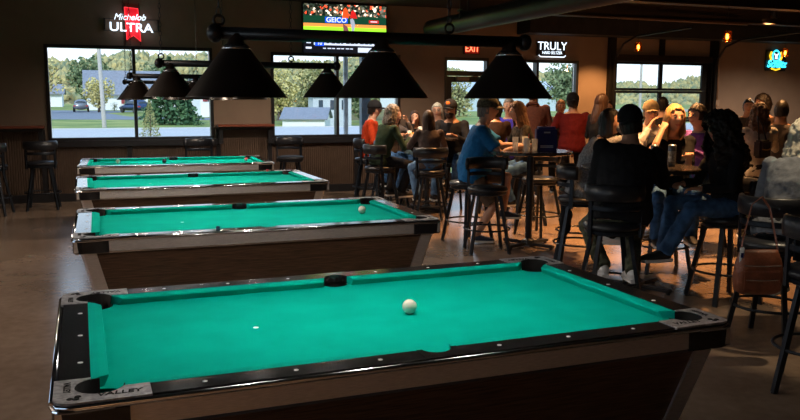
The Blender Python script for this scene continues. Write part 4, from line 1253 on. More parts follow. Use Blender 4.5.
# brown handbag hanging from the stool at the right
m_leather = mat('brown_leather', (.20, .062, .030), .42, var=.25, scale=14, bump=.3, bscale=60)
root = thing('handbag', 'brown leather handbag with zips hanging by its strap from the bar stool at the right', 'handbag', (4.02, 1.60, .42), (20 - 90) * D2R)
def bagmesh():
    bm = BM()
    rg = []
    for z, rx, ry in ((0, .11, .045), (.02, .145, .060), (.10, .155, .065), (.20, .145, .055), (.26, .125, .035), (.28, .115, .018)):
        rg.append([bm.verts.new((rx * (abs(math.cos(t)) ** .55) * (1 if math.cos(t) > 0 else -1), ry * (abs(math.sin(t)) ** .8) * (1 if math.sin(t) > 0 else -1), z)) for t in [2 * PI * i / 28 for i in range(28)]])
    for a, b in zip(rg, rg[1:]):
        for k in range(28): bm.faces.new((a[k], a[(k + 1) % 28], b[(k + 1) % 28], b[k]))
    bm.faces.new(rg[0]); bm.faces.new(rg[-1])
    return bm
root.rotation_euler = (0, 0, -20 * D2R)
bb = obj('bag_body', bagmesh(), m_leather, root, smooth=True)
for z, w in ((.19, .115), (.10, .10)):
    bm = BM(); tube(bm, [(-w, -.060 if z > .15 else -.066, z), (0, -.066 if z > .15 else -.071, z - .004), (w, -.060 if z > .15 else -.066, z)], .0035, 6); obj('zip', bm, m_silver, bb)
bm = BM(); box(bm, -.12, .12, -.068, -.05, .03, .16, bev=.008); obj('front_pocket', bm, m_leather, bb)
bm = BM(); tube(bm, [(-.12, 0, .25), (-.10, .02, .34), (-.02, .10, .555), (.06, .14, .60), (.10, .11, .53), (.115, .03, .34), (.12, 0, .25)], .011, 6, flat=.3); obj('strap', bm, m_leather, root)
bm = BM(); box(bm, -.135, -.105, -.03, -.024, .20, .30, bev=.004); obj('white_tag', bm, m_white, root)
bm = BM(); box(bm, -.128, -.112, -.032, -.0301, .235, .265); obj('tag_print', bm, m_blue, root)
# dark bag hanging on the stool of the woman in grey
root = thing('dark_jacket', 'dark jacket hanging down from the stool of the woman in grey', 'jacket', (4.38, 4.42, .30), .3)
bm = BM()
for i, (z, rx) in enumerate(((0, .04), (.10, .075), (.25, .07), (.38, .045), (.42, .02))): pass
loft(bm, [(Vector((.01, 0, 0)), Vector((.035, 0, 0)), Vector((0, .03, 0))), (Vector((0, 0, .10)), Vector((.08, 0, 0)), Vector((0, .045, 0))), (Vector((.01, 0, .25)), Vector((.07, 0, 0)), Vector((0, .04, 0))), (Vector((.02, 0, .38)), Vector((.04, 0, 0)), Vector((0, .03, 0)))], 16)
tx = bpy.data.textures.get('folds')
bake(bm, 'jacket_cloth', BLACKC, root, [('SUBSURF', dict(levels=3)), ('DISPLACE', dict(texture=tx, strength=.05, mid_level=.5, texture_coords='GLOBAL'))])
# black bag of the woman in cream
root = thing('shoulder_bag', 'black shoulder bag with brass fittings on the back of the woman in cream', 'bag', (7.22, 4.86, .98), .3)
bm = BM(); box(bm, -.11, .11, -.05, .05, 0, .20, bev=.02); bg = obj('bag_body', bm, m_vinyl, root)
bm = BM(); tube(bm, [(-.09, -.052, .10), (0, -.056, .09), (.09, -.052, .10)], .006, 6); obj('buckle', bm, mat('brass', (.6, .35, .08), .3, metal=.9), bg)
bm = BM(); tube(bm, [(-.08, 0, .19), (-.06, .03, .36), (0, .08, .47), (.05, .04, .36), (.08, 0, .19)], .009, 6); obj('strap', bm, m_vinyl, root)

# ------------------------------------------------------------------ wall signs and television
E_W = emis('neon_white', (.75, .88, 1.0), 1.7)
E_R = emis('neon_red', (.75, .008, .02), .6)
E_CY = emis('neon_cyan', (.05, .75, 1.0), 1.7)
E_YL = emis('neon_yellow', (1, .62, .02), 1.2)
root = thing('neon_beer_sign', 'lit neon sign with a red ribbon and white lettering above the left window', 'neon sign', (.71, YW - .02, 2.77))
bm = BM()
for x in (-.10, .12): box(bm, x - .006, x + .006, -.02, .0, -.33, .32)
for z in (.07, -.11): box(bm, -.42, .42, -.03, -.02, z - .005, z + .005)
for x in (-.40, .40): box(bm, x - .01, x + .01, -.03, .018, -.10, .07)
obj('sign_frame', bm, m_black, root)
bm = BM(); prism(bm, [(-.10, .25), (.10, .235), (.125, -.27), (.02, -.18), (-.08, -.25)], 0, .012, Matrix.Translation((0, -.04, 0)) @ Matrix.Rotation(PI / 2, 4, 'X'))
rb = obj('red_ribbon', bm, E_R, root)
bm = BM(); tube(bm, [(-.10, -.055, .25), (.10, -.055, .235), (.125, -.055, -.27), (.02, -.055, -.18), (-.08, -.055, -.25), (-.10, -.055, .25)], .006, 6, caps=False)
obj('ribbon_outline', bm, emis('neon_pink', (1, .05, .06), 1.0), rb)
text_obj('script_lettering', 'Michelob', .135, E_W, root, (-.03, -.075, .095), (PI / 2, -.0, 0), .003, .35, .0, .95)
text_obj('block_lettering', 'ULTRA', .19, E_W, root, (-.01, -.075, -.065), (PI / 2, .02, 0), .003, 0, .002, 1.12)
light('POINT', (.73, YW - .22, 2.75), 1.3, (.8, .9, 1), .15)

# TV
root = thing('television', 'wall television showing a baseball game above the middle window', 'television', (4.18, YW - .10, 2.81))
bm = BM(); box(bm, -.755, .755, -.02, .04, -.43, .41, bev=.006); obj('tv_case', bm, m_black, root)
bm = BM(); box(bm, -.15, .15, .04, .098, -.15, .15); obj('wall_bracket', bm, m_black, root)
def crowd_make():
    m = bpy.data.materials.new('screen_crowd'); m.use_nodes = True
    nt = m.node_tree; N, L = nt.nodes, nt.links; b = N['Principled BSDF']
    tc = N.new('ShaderNodeTexCoord'); v = N.new('ShaderNodeTexVoronoi'); v.inputs['Scale'].default_value = 28
    L.new(tc.outputs['Object'], v.inputs['Vector'])
    sp = N.new('ShaderNodeSeparateColor'); L.new(v.outputs['Color'], sp.inputs['Color'])
    cr = N.new('ShaderNodeValToRGB'); cr.color_ramp.interpolation = 'CONSTANT'
    e = cr.color_ramp.elements
    cols = [(0, (.004, .006, .004)), (.38, (.02, .03, .02)), (.58, (.05, .05, .03)), (.72, (.7, .06, .02)), (.80, (.10, .10, .08)), (.88, (.75, .65, .5)), (.95, (.5, .25, .15))]
    e[0].position = 0; e[0].color = (*cols[0][1], 1); e[1].position = cols[1][0]; e[1].color = (*cols[1][1], 1)
    for p, c in cols[2:]:
        q = e.new(p); q.color = (*c, 1)
    L.new(sp.outputs['Red'], cr.inputs['Fac']); L.new(cr.outputs['Color'], b.inputs['Emission Color'])
    b.inputs['Emission Strength'].default_value = 2.2; b.inputs['Base Color'].default_value = (.01, .01, .01, 1)
    return m
def pane(name, x0, x1, z0, z1, m, d=0, parent=None):
    bm = BM(); box(bm, x0, x1, -.0215 - d * .001, -.0205 - d * .001, z0, z1); return obj(name, bm, m, parent or root)
crowd = pane('screen', -.735, .735, .19, .39, crowd_make())
pane('screen_wall', -.735, .735, .07, .20, emis('scr_darkgreen', (.006, .05, .025), 1.2), 1, crowd)
pane('screen_advert', -.36, .04, .085, .18, emis('scr_blue', (.01, .08, .75), 1.3), 2, crowd)
text_obj('advert_lettering', 'GEICO', .115, emis('scr_white', (.75, .85, 1), 1.2), crowd, (-.16, -.0245, .131), ext=.0003, bold=.002, sx=1.05)
pane('screen_advert_red', .42, .60, .10, .15, emis('scr_red', (.8, .02, .02), .9), 2, crowd)
pane('advert_mark', .45, .57, .118, .132, MATS['scr_white'], 3, crowd)
pane('screen_dirt', -.735, .735, .015, .07, emis('scr_dirt', (.8, .27, .06), 1.4), 3, crowd)
pane('screen_grass', -.735, .735, -.20, .015, emis('scr_grass', (.30, .85, .03), 1.5), 4, crowd)
pane('screen_ticker', -.735, .735, -.42, -.20, emis('scr_ticker', (.01, .012, .02), .6), 3, crowd)
pane('ticker_bar', -.56, .60, -.29, -.215, emis('scr_lightbar', (.6, .68, .85), 1.3), 5, crowd)
pane('ticker_badge', -.54, -.38, -.305, -.215, MATS['scr_blue'], 6, crowd)
text_obj('ticker_lettering', '10', .085, MATS['scr_white'], crowd, (-.46, -.030, -.26), ext=.0003, bold=.002)
for i in range(11): pane('ticker_mark', -.34 + i * .085, -.34 + i * .085 + (.07 if i % 3 else .045), -.262, -.244, MATS['scr_ticker'], 7, crowd)
for i in range(7): pane('ticker_mark', -.40 + i * .08, -.40 + i * .08 + (.065 if i % 2 else .05), -.352, -.336, MATS['scr_lightbar'], 7, crowd)
pane('ticker_mark', -.69, -.61, -.265, -.235, MATS['scr_lightbar'], 7, crowd)
pane('ticker_mark', -.70, -.60, -.355, -.325, MATS['scr_white'], 7, crowd)
pane('ticker_block', .22, .50, -.40, -.32, MATS['scr_lightbar'], 5, crowd)
m_sg = emis('scr_grey', (.45, .50, .62), .9)
def blob(name, pts, m, d):
    bm = BM(); prism(bm, pts, 0, .001, Matrix.Translation((0, -.0215 - d * .001, 0)) @ Matrix.Rotation(PI / 2, 4, 'X')); obj(name, bm, m, crowd)
blob('screen_batter', [(.10, -.16), (.16, -.16), (.15, -.04), (.17, .06), (.15, .14), (.12, .17), (.08, .15), (.09, .08), (.11, -.02)], m_sg, 7)
blob('screen_catcher', [(-.06, -.16), (.06, -.16), (.07, -.08), (.03, .03), (-.02, .06), (-.05, .08), (-.04, -.04)], emis('scr_brown', (.25, .10, .10), .9), 7)
blob('screen_coach', [(-.06, .17), (.06, .17), (.04, .30), (.0, .35), (-.04, .31)], emis('scr_orange', (.9, .10, .02), 1.0), 5)
blob('screen_coach', [(.08, .17), (.21, .17), (.17, .28), (.13, .31), (.10, .28)], MATS['scr_red'], 5)

# exit sign
root = thing('exit_sign', 'small red lit EXIT sign above the door', 'exit sign', (6.61, YW - .03, 2.53))
bm = BM(); box(bm, -.16, .16, -.02, .029, -.10, .10, bev=.005); obj('sign_box', bm, mat('exit_box', (.10, .03, .02), .5), root)
bm = BM(); box(bm, -.145, .145, -.022, -.0205, -.085, .085); obj('sign_face', bm, emis('exit_glow', (.5, .02, .01), .15), root)
text_obj('lettering', 'EXIT', .17, emis('exit_red', (1, .16, .07), 3.0), root, (0, -.025, 0), ext=.001, bold=.002, sx=.82)
# TRULY sign
root = thing('neon_truly_sign', 'lit white TRULY HARD SELTZER sign above the right window', 'neon sign', (8.29, YW - .02, 2.56))
bm = BM(); box(bm, -.32, .30, -.02, .018, -.12, .15, bev=.006); obj('sign_board', bm, m_black, root)
text_obj('block_lettering', 'TRULY', .215, E_W, root, (0, -.03, .055), ext=.003, bold=.0, sx=.98)
text_obj('small_lettering', 'HARD SELTZER', .075, E_W, root, (0, -.03, -.065), ext=.002, bold=.0, sx=.85)
bm = BM(); tube(bm, [(-.29, -.035, -.11), (-.26, -.035, -.14), (.26, -.035, -.14), (.29, -.035, -.11)], .009, 8); obj('underline_tube', bm, E_W, root)
# round neon beer sign on the right
root = thing('neon_round_sign', 'small cyan and yellow neon sign on the far right wall', 'neon sign', (13.78, YW - .02, 2.46))
bm = BM(); box(bm, -.28, .30, -.02, .0, -.22, .22, bev=.01); obj('sign_board', bm, m_black, root)
bm = BM(); lathe(bm, [(.095 + .014 * math.cos(i * PI / 4), .014 * math.sin(i * PI / 4)) for i in range(8)], 24, Matrix.Translation((-.01, -.04, .09)) @ Matrix.Scale(1.25, 4, (0, 0, 1)) @ Matrix.Rotation(PI / 2, 4, 'X'), close=True)
obj('globe_ring', bm, E_CY, root)
bm = BM(); prism(bm, [(-.03, -.06), (.03, -.06), (.025, .0), (.06, .06), (.0, .03), (-.06, .06), (-.025, .0)], 0, .01, Matrix.Translation((-.01, -.04, .09)) @ Matrix.Rotation(PI / 2, 4, 'X')); obj('globe_mark', bm, E_W, root)
for s in (-1, 1):
    bm = BM(); tube(bm, [(-.01 + s * .13, -.04, .18), (-.01 + s * .165, -.04, .10), (-.01 + s * .13, -.04, .01)], .020, 8); obj('side_tube', bm, E_YL, root)
text_obj('script_lettering', 'Schlitz', .20, E_CY, root, (.01, -.045, -.08), ext=.003, shear=.25, bold=.008)
bm = BM(); tube(bm, [(-.12, -.04, -.17), (0, -.04, -.20), (.12, -.04, -.17)], .018, 8); obj('bottom_tube', bm, E_YL, root)

# ------------------------------------------------------------------ edison pendants
m_fil = emis('filament', (1, .50, .12), 60.0)
m_amber = bpy.data.materials.new('amber_glass'); m_amber.use_nodes = True
_n = m_amber.node_tree; _n.nodes.remove(_n.nodes['Principled BSDF'])
_t = _n.nodes.new('ShaderNodeBsdfTransparent'); _t.inputs['Color'].default_value = (1, .72, .38, 1)
_g = _n.nodes.new('ShaderNodeBsdfGlossy'); _g.inputs['Roughness'].default_value = .1; _g.inputs['Color'].default_value = (1, .6, .25, 1)
_x = _n.nodes.new('ShaderNodeMixShader'); _x.inputs[0].default_value = .18
_n.links.new(_t.outputs[0], _x.inputs[1]); _n.links.new(_g.outputs[0], _x.inputs[2]); _n.links.new(_x.outputs[0], _n.nodes['Material Output'].inputs['Surface'])
m_bulbglow = bpy.data.materials.new('glowing_bulb'); m_bulbglow.use_nodes = True
_n = m_bulbglow.node_tree; _n.nodes.remove(_n.nodes['Principled BSDF'])
_t = _n.nodes.new('ShaderNodeBsdfTransparent'); _g = _n.nodes.new('ShaderNodeEmission'); _g.inputs['Color'].default_value = (1, .36, .07, 1); _g.inputs['Strength'].default_value = 3.5
_x = _n.nodes.new('ShaderNodeMixShader'); _x.inputs[0].default_value = .5
_n.links.new(_t.outputs[0], _x.inputs[1]); _n.links.new(_g.outputs[0], _x.inputs[2]); _n.links.new(_x.outputs[0], _n.nodes['Material Output'].inputs['Surface'])
def make_pendant():
    root = empty('pendant_lamp')
    bm = BM(); lathe(bm, [(.0, .075), (.03, .07), (.052, .045), (.055, -.065), (.050, -.07), (.050, .04), (.03, .062)], 20); obj('glass_shade', bm, m_amber, root, smooth=True)
    bm = BM(); lathe(bm, [(0, .07), (.018, .07), (.018, .035), (0, .035)], 12); obj('socket', bm, m_black, root)
    bm = BM(); lathe(bm, [(0, .035), (.010, .03), (.026, -.01), (.018, -.04), (0, -.05)], 16); b_ = obj('bulb', bm, m_bulbglow, root, smooth=True)
    bm = BM(); tube(bm, [(-.006, 0, .02), (-.008, 0, -.025), (0, 0, -.033), (.008, 0, -.025), (.006, 0, .02)], .008, 6); obj('filament', bm, m_fil, b_)
    bm = BM(); tube(bm, [(0, 0, .07), (0, 0, CZ - 2.39)], .003, 6); obj('cord', bm, m_black, root)
    return root
pn = make_pendant()
PEN = [((7.64, 7.77, 2.40), 'amber glass pendant bulb hanging before the garage door'), ((7.38, 5.69, 2.40), 'largest amber pendant bulb, right of the garage door'),
       ((10.75, 8.07, 2.40), 'amber pendant bulb hanging beside the cyan neon sign'),
       ((4.47, 3.3, 2.75), 'amber pendant above the table with tall cans, above the frame'), ((4.6, 5.5, 2.75), 'amber pendant above the table of the man in blue, above the frame')]
for i, (l, lab) in enumerate(PEN[:3]):
    p = pn if i == 0 else copy_tree(pn)
    p.location = l; tag(p, lab, 'lamp', 'amber pendant lamps')

# ------------------------------------------------------------------ outside
m_grass = mat('lawn_grass', (.10, .17, .03), .9, col2=(.28, .30, .08), scale=.25)
m_road = mat('road_asphalt', (.42, .42, .44), .8, var=.06)
m_drive = mat('driveway_asphalt', (.15, .17, .21), .8, var=.1)
m_curb = mat('verge', (.50, .47, .42), .9, var=.15)
def ss(a, b, x):
    t = max(0, min(1, (x - a) / (b - a))); return t * t * (3 - 2 * t)
def gz(x, y):
    r = (x - .15) / (y + 2.27)
    dip = 4.2 * ss(46, 62, y) * ss(.145, .185, r) * (1 - ss(.36, .46, r))
    return -.3 - dip
bm = BM()
xs = [-60 + i * 3 for i in range(95)]; ys = [YW + .2] + [14 + i * 2 for i in range(60)] + [134 + i * 12 for i in range(1, 16)]
g = [[bm.verts.new((x, y, gz(x, y))) for x in xs] for y in ys]
for a, b in zip(g, g[1:]):
    for i in range(len(xs) - 1): bm.faces.new((a[i], a[i + 1], b[i + 1], b[i]))
o = obj('lawn_ground', bm, m_grass, smooth=True); o['kind'] = 'structure'
bm = BM(); box(bm, -3, 30, YW + .2, 14.5, -.28, -.05); o = obj('sidewalk', bm, m_curb); o['kind'] = 'structure'
bm = BM(); box(bm, -60, 160, 36.5, 48.5, -.35, -.27); o = obj('road', bm, m_road); o['kind'] = 'structure'
bm = BM()
for a in [(-60, 160, 48.5, 50.2)]: box(bm, *a, -.35, -.265)
o = obj('road_shoulder', bm, m_curb); o['kind'] = 'structure'
bm = BM(); prism(bm, [(-30, 82), (12, 66), (12, 72), (3, 80), (1, 98), (6, 112), (-8, 120), (-30, 118)], -.299, -.27); o = obj('driveway', bm, m_drive); o['kind'] = 'structure'
bm = BM(); box(bm, 20, 160, 50, 62, -.299, -.27); 
bm.free()

m_sid = mat('white_siding', (.78, .80, .84), .7, var=.04)
m_roof = mat('grey_shingles', (.20, .215, .26), .8, var=.15, scale=3)
m_hwin = mat('house_window_glass', (.05, .07, .10), .15)
m_shut = mat('red_shutter', (.30, .04, .05), .6)
def house(label, cx, cy, w, d, zb, zw, zr, wins=(), wall=m_sid, ridge='x', rz=0, shutters=True, roofm=m_roof):
    root = thing('house', label, 'house', (cx, cy, zb), rz)
    bm = BM(); box(bm, -w / 2, w / 2, -d / 2, d / 2, 0, zw)
    if ridge == 'y':
        prism(bm, [(-w / 2, 0), (w / 2, 0), (0, zr - zw)], -d / 2, d / 2, Matrix.Translation((0, 0, zw)) @ Matrix.Rotation(PI / 2, 4, 'X'))
    else:
        prism(bm, [(-d / 2, 0), (d / 2, 0), (0, zr - zw)], -w / 2, w / 2, Matrix.Translation((0, 0, zw)) @ Matrix.Rotation(PI / 2, 4, 'Z') @ Matrix.Rotation(PI / 2, 4, 'X'))
    obj('wall', bm, wall, root)
    bm = BM(); o_ = .5; h = zr - zw
    W_, D_ = (w, d) if ridge == 'x' else (d, w)
    sl = h / (D_ / 2)
    for s in (-1, 1):
        y0, y1 = -(D_ / 2 + o_), 0
        v = [Vector((x, s * y, zw + h + z)) for x, y, z in ((-W_ / 2 - o_, 0, .05), (W_ / 2 + o_, 0, .05), (W_ / 2 + o_, D_ / 2 + o_, -h - sl * o_ + .05), (-W_ / 2 - o_, D_ / 2 + o_, -h - sl * o_ + .05))]
        if ridge == 'y': v = [rot2(q, PI / 2) for q in v]
        lo = [bm.verts.new(q) for q in v]; hi = [bm.verts.new(q + Vector((0, 0, .18))) for q in v]
        bm.faces.new(lo); bm.faces.new(hi)
        for i in range(4): bm.faces.new((lo[i], lo[(i + 1) % 4], hi[(i + 1) % 4], hi[i]))
    obj('roof', bm, roofm, root)
    for wx, wz, ww, wh in wins:
        bm = BM(); box(bm, wx - ww / 2, wx + ww / 2, -d / 2 - .05, -d / 2 + .02, wz, wz + wh); wo = obj('window', bm, m_hwin, root)
        if shutters:
            for s in (-1, 1):
                bm = BM(); xx = wx + s * (ww / 2 + .25); box(bm, xx - .22, xx + .22, -d / 2 - .08, -d / 2 - .01, wz, wz + wh); obj('shutter', bm, m_shut, wo)
    return root
house('white house with a long grey roof and a red shutter behind the left window', 5.0, 128, 12.5, 11, -.3, 2.3, 5.6, [(-.5, .9, 1.2, 1.2)])
house('low white garage at the far left of the left window', -12.5, 165, 13, 8, -.3, 2.4, 4.0, [], shutters=False)
house('white house with red shuttered windows seen at the right of the left window', 13.0, 82, 7.0, 8, -.3, 2.9, 3.9, [(-2.2, 1.5, 1.2, .9), (1.5, 1.5, 1.2, .9)])
house('white outbuilding with a grey roof seen through the middle window', 36.2, 143, 7.5, 12, -4.5, 2.3, 4.1, [], shutters=False, rz=-.35)
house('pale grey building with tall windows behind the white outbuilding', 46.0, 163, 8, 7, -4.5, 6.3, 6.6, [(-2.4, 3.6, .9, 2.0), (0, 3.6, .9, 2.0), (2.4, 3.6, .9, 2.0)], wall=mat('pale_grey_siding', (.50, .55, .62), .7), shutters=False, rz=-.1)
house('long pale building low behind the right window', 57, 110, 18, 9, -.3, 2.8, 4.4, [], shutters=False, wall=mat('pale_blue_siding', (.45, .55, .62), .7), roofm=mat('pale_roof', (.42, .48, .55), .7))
house('low white building seen through the glass of the exit door', 52, 120, 16, 9, -.3, 2.6, 4.2, [], shutters=False)

def leafmat(name, c1, c2):
    m = mat(name, c1, .8, col2=c2, scale=.9, spec=.1)
    return m
LF = [leafmat('leaves_green', (.10, .15, .08), (.24, .30, .16)), leafmat('leaves_yellow', (.42, .37, .13), (.66, .58, .28)),
      leafmat('leaves_olive', (.26, .27, .12), (.46, .43, .22)), leafmat('needles_dark', (.035, .085, .045), (.10, .19, .09)),
      leafmat('leaves_brown', (.18, .11, .05), (.32, .22, .10))]
m_bark = mat('tree_bark', (.09, .065, .05), .9)
def leaves(bm, pts, sz, rn):
    for p in pts:
        a = Vector((rn.uniform(-1, 1), rn.uniform(-1, 1), rn.uniform(-1, 1))).normalized() * sz * rn.uniform(.6, 1.2)
        b = a.cross(Vector((rn.uniform(-1, 1), rn.uniform(-1, 1), rn.uniform(-1, 1)))).normalized() * sz * rn.uniform(.4, .8)
        q = [bm.verts.new(p + a), bm.verts.new(p + b), bm.verts.new(p - a), bm.verts.new(p - b)]
        bm.faces.new(q)
def tree(label, x, y, h, w, m, kind='round', n=1300, seed=1, name='tree', zb=None, trunkfrac=.3):
    rn = random.Random(seed)
    z0 = gz(x, y) if zb is None else zb
    root = thing(name, label, 'tree' if name == 'tree' else 'shrub', (x, y, z0))
    bm = BM(); tube(bm, [(0, 0, 0), (.02 * w, 0, h * .4), (0, .01 * w, h * .85)], [w * .035, w * .025, w * .008], 8)
    if kind == 'round':
        for i in range(9):
            a = rn.random() * 6.28; zz = h * rn.uniform(.3, .55)
            tube(bm, [(0, 0, zz), (.33 * w * math.cos(a), .33 * w * math.sin(a), zz + h * .25)], [w * .015, w * .004], 5)
    obj('trunk', bm, m_bark, root)
    pts = []
    if kind == 'cone':
        for i in range(n):
            t = rn.random() ** .7
            z = h * (.05 + .95 * (1 - t)); tier = (z * 5 / h * 1.6) % 1
            r = (w / 2) * t * (.72 + .28 * (1 - tier)) * math.sqrt(rn.uniform(.35, 1)); a = rn.random() * 6.28
            pts.append(Vector((r * math.cos(a), r * math.sin(a), z - .08 * r)))
    else:
        cl = []
        for i in range(16):
            a = rn.random() * 6.28; r = w * .33 * math.sqrt(rn.random()); zz = h * rn.uniform(trunkfrac + .12, .86)
            k_ = 1 - abs(zz / h - .58) * 1.3
            cl.append((Vector((r * k_ * math.cos(a), r * k_ * math.sin(a), zz)), w * rn.uniform(.14, .22)))
        for i in range(n):
            c, r = rn.choice(cl)
            d = Vector((rn.gauss(0, 1), rn.gauss(0, 1), rn.gauss(0, .8))).normalized() * r * rn.uniform(.75, 1.05)
            pts.append(c + d)
    bm = BM(); leaves(bm, pts, w * (.035 if kind == 'round' else .04), rn)
    obj('foliage', bm, m, root)
    return root
tree('yellow green tree at the left edge of the left window', -5.6, 98, 6.4, 6.0, LF[1], seed=2, trunkfrac=.05)
tree('dark green tree towering behind the house in the left window', -.4, 142, 8.2, 10.0, LF[0], seed=3, n=1800, trunkfrac=.05)
tree('dark green tree behind the roof of the house in the left window', 10.5, 152, 7.6, 10.0, LF[0], seed=13, n=1800, trunkfrac=.1)
tree('small yellow tree on the lawn before the white house', .3, 104, 4.0, 5.0, LF[1], seed=4, trunkfrac=.2)
tree('large spreading dark conifer in the right pane of the left window', 5.0, 57, 4.7, 5.0, LF[3], 'cone', 2600, seed=5)
tree('small narrow yellow-green conifer at the road in the left window', 2.32, 35.6, 1.9, 1.15, LF[2], 'cone', 900, seed=6)
tree('yellowing tree at the left of the middle window', 38.0, 176, 13.0, 12.0, LF[1], seed=7, zb=-3.5, trunkfrac=.05)
tree('olive tree in the middle of the middle window', 48.5, 182, 13.5, 17, LF[2], seed=8, zb=-3.5, trunkfrac=.05, n=1700)
tree('brown autumn tree seen in the middle window', 43.0, 196, 10.5, 8.0, LF[4], seed=9, zb=-3.5, trunkfrac=.05)
tree('green tree beside the brown one in the middle window', 61, 186, 13.5, 16, LF[0], seed=10, zb=-3.5, n=1600, trunkfrac=.05)
tree('leafy green tree behind the right window', 37.5, 58, 4.7, 5.0, LF[0], seed=11, n=1800)
tree('yellow-green bush before the window of the exit door', 36, 76, 4.4, 5.5, LF[2], seed=12, trunkfrac=.05)
for i, (x, y) in enumerate(((2.2, 111), (3.4, 111), (5.0, 110.5))):
    tree(['left of three round green hedges before the white house', 'middle of three round green hedges before the white house', 'right of three round green hedges before the white house'][i], x, y, 1.3, 1.5, LF[0], seed=20 + i, n=300, name='shrub', trunkfrac=.0)

# utility poles
def pole(label, x, y, h, lean=0.0, r=.14):
    root = thing('utility_pole', label, 'pole', (x, y, -.3))
    bm = BM(); tube(bm, [(0, 0, 0), (lean, 0, h)], [r, r * .75], 10); obj('pole_shaft', bm, mat('pole_wood', (.42, .40, .38), .8, var=.1), root)
    bm = BM(); box(bm, lean - 1.1, lean + 1.1, -.06, .06, h - .7, h - .58); obj('crossarm', bm, m_bark, root)
pole('pale utility pole by the road in the left window', .5, 51.6, 8.2, -.22)
pole('utility pole seen through the garage door', 49.3, 63, 8.0, .0)
# cars
def car(label, x, y, m, rz=0):
    root = thing('car', label, 'car', (x, y, -.27), rz)
    bm = BM()
    loft(bm, [(Vector((0, -2.2, .62)), Vector((.85, 0, 0)), Vector((0, 0, .30))), (Vector((0, -2.0, .68)), Vector((.92, 0, 0)), Vector((0, 0, .42))), (Vector((0, 1.2, .66)), Vector((.92, 0, 0)), Vector((0, 0, .40))), (Vector((0, 2.2, .55)), Vector((.8, 0, 0)), Vector((0, 0, .28)))], 20)
    loft(bm, [(Vector((0, -2.0, .95)), Vector((.75, 0, 0)), Vector((0, 0, .12))), (Vector((0, -1.5, 1.15)), Vector((.72, 0, 0)), Vector((0, 0, .42))), (Vector((0, .2, 1.15)), Vector((.72, 0, 0)), Vector((0, 0, .42))), (Vector((0, 1.1, .95)), Vector((.7, 0, 0)), Vector((0, 0, .1)))], 20)
    obj('car_body', bm, m, root, smooth=True)
    bm = BM(); loft(bm, [(Vector((0, -1.95, 1.18)), Vector((.60, 0, 0)), Vector((0, 0, .16))), (Vector((0, .8, 1.2)), Vector((.60, 0, 0)), Vector((0, 0, .16)))], 16)
    box(bm, -.735, .735, -1.4, .4, 1.10, 1.36)
    obj('car_windows', bm, m_hwin, root)
    for sx in (-1, 1):
        for sy in (-1.35, 1.35):
            bm = BM(); lathe(bm, [(0, -.11), (.33, -.11), (.33, .11), (0, .11)], 18, Matrix.Translation((sx * .82, sy, .33)) @ Matrix.Rotation(PI / 2, 4, 'Y')); obj('wheel', bm, m_black, root)
        bm = BM(); box(bm, sx * .72 - .14, sx * .72 + .14, -2.22, -2.10, .68, .82); obj('tail_light', bm, mat('tail_red', (.45, .02, .02), .3), root)
car('grey car parked on the driveway, seen from behind in the left window', -1.8, 107.5, mat('car_grey', (.22, .24, .28), .3, metal=.5))
car('dark blue car parked before the white house in the left window', 4.3, 99.5, mat('car_blue', (.03, .06, .14), .3, metal=.3), .5)

# distant wooded hill
def hillz(r):   # r = direction ratio
    return 13 * (1 - .45 * ss(.3, .8, r)) + 1.5 * math.sin(r * 23) + .8 * math.sin(r * 61)
bm = BM()
rows = []
for j, (d, f) in enumerate(((205, -.02), (225, .35), (250, .75), (280, 1.0), (340, .9))):
    row = []
    for i in range(90):
        r = -.25 + i * .0155
        row.append(bm.verts.new((.15 + r * d, d, -4.5 + (hillz(r) + 4.5) * f)))
    rows.append(row)
for a, b in zip(rows, rows[1:]):
    for i in range(89): bm.faces.new((a[i], a[i + 1], b[i + 1], b[i]))
o = obj('hill', bm, mat('hill_ground', (.10, .10, .05), .9, col2=(.20, .18, .09), scale=.05)); o['kind'] = 'structure'
m_forest = mat('forest_canopy', (.16, .20, .13), .9, col2=(.46, .38, .17), scale=.3, spec=.05)  # canopy colours lightened in place of haze
bm = BM(); rn = random.Random(11)
for i in range(4200):
    r = rn.uniform(-.2, 1.1); f = rn.random() ** .8
    d = 205 + 75 * f
    q = [(205, -.02), (225, .35), (250, .75), (280, 1.0)]
    for (d0, f0), (d1, f1) in zip(q, q[1:]):
        if d0 <= d <= d1: ff = f0 + (f1 - f0) * (d - d0) / (d1 - d0)
    zz = -4.5 + (hillz(r) + 4.5) * ff
    w = rn.uniform(.7, 1.9); hh = rn.uniform(1.0, 2.6)
    rr = bmesh.ops.create_icosphere(bm, subdivisions=1, radius=1)
    for v in rr['verts']:
        k_ = 1 + .5 * noise.noise(v.co * 2.1 + Vector((i, i * 2, 0)))
        v.co = Vector((.15 + r * d + v.co.x * w * k_, d + v.co.y * w * k_, zz + .6 + v.co.z * hh * k_))
o = obj('forest', bm, m_forest, smooth=False); tag(o, 'hazy autumn woods covering the hill on the horizon', 'forest', kind='stuff')
# slatted guard rail / fence seen low in the garage door, grassy bank
bm = BM(); prism(bm, [(48, 70), (120, 70), (160, 120), (90, 120)], -.30, -.1); bm.free()
bm = BM()
box(bm, 44, 130, 68, 68.1, .25, .55)
for i in range(44): box(bm, 44 + i * 2, 44.12 + i * 2, 68.1, 68.25, -.3, .5)
o = obj('guard_rail', bm, m_silver); tag(o, 'pale guard rail beyond the garage door windows', 'guard rail')
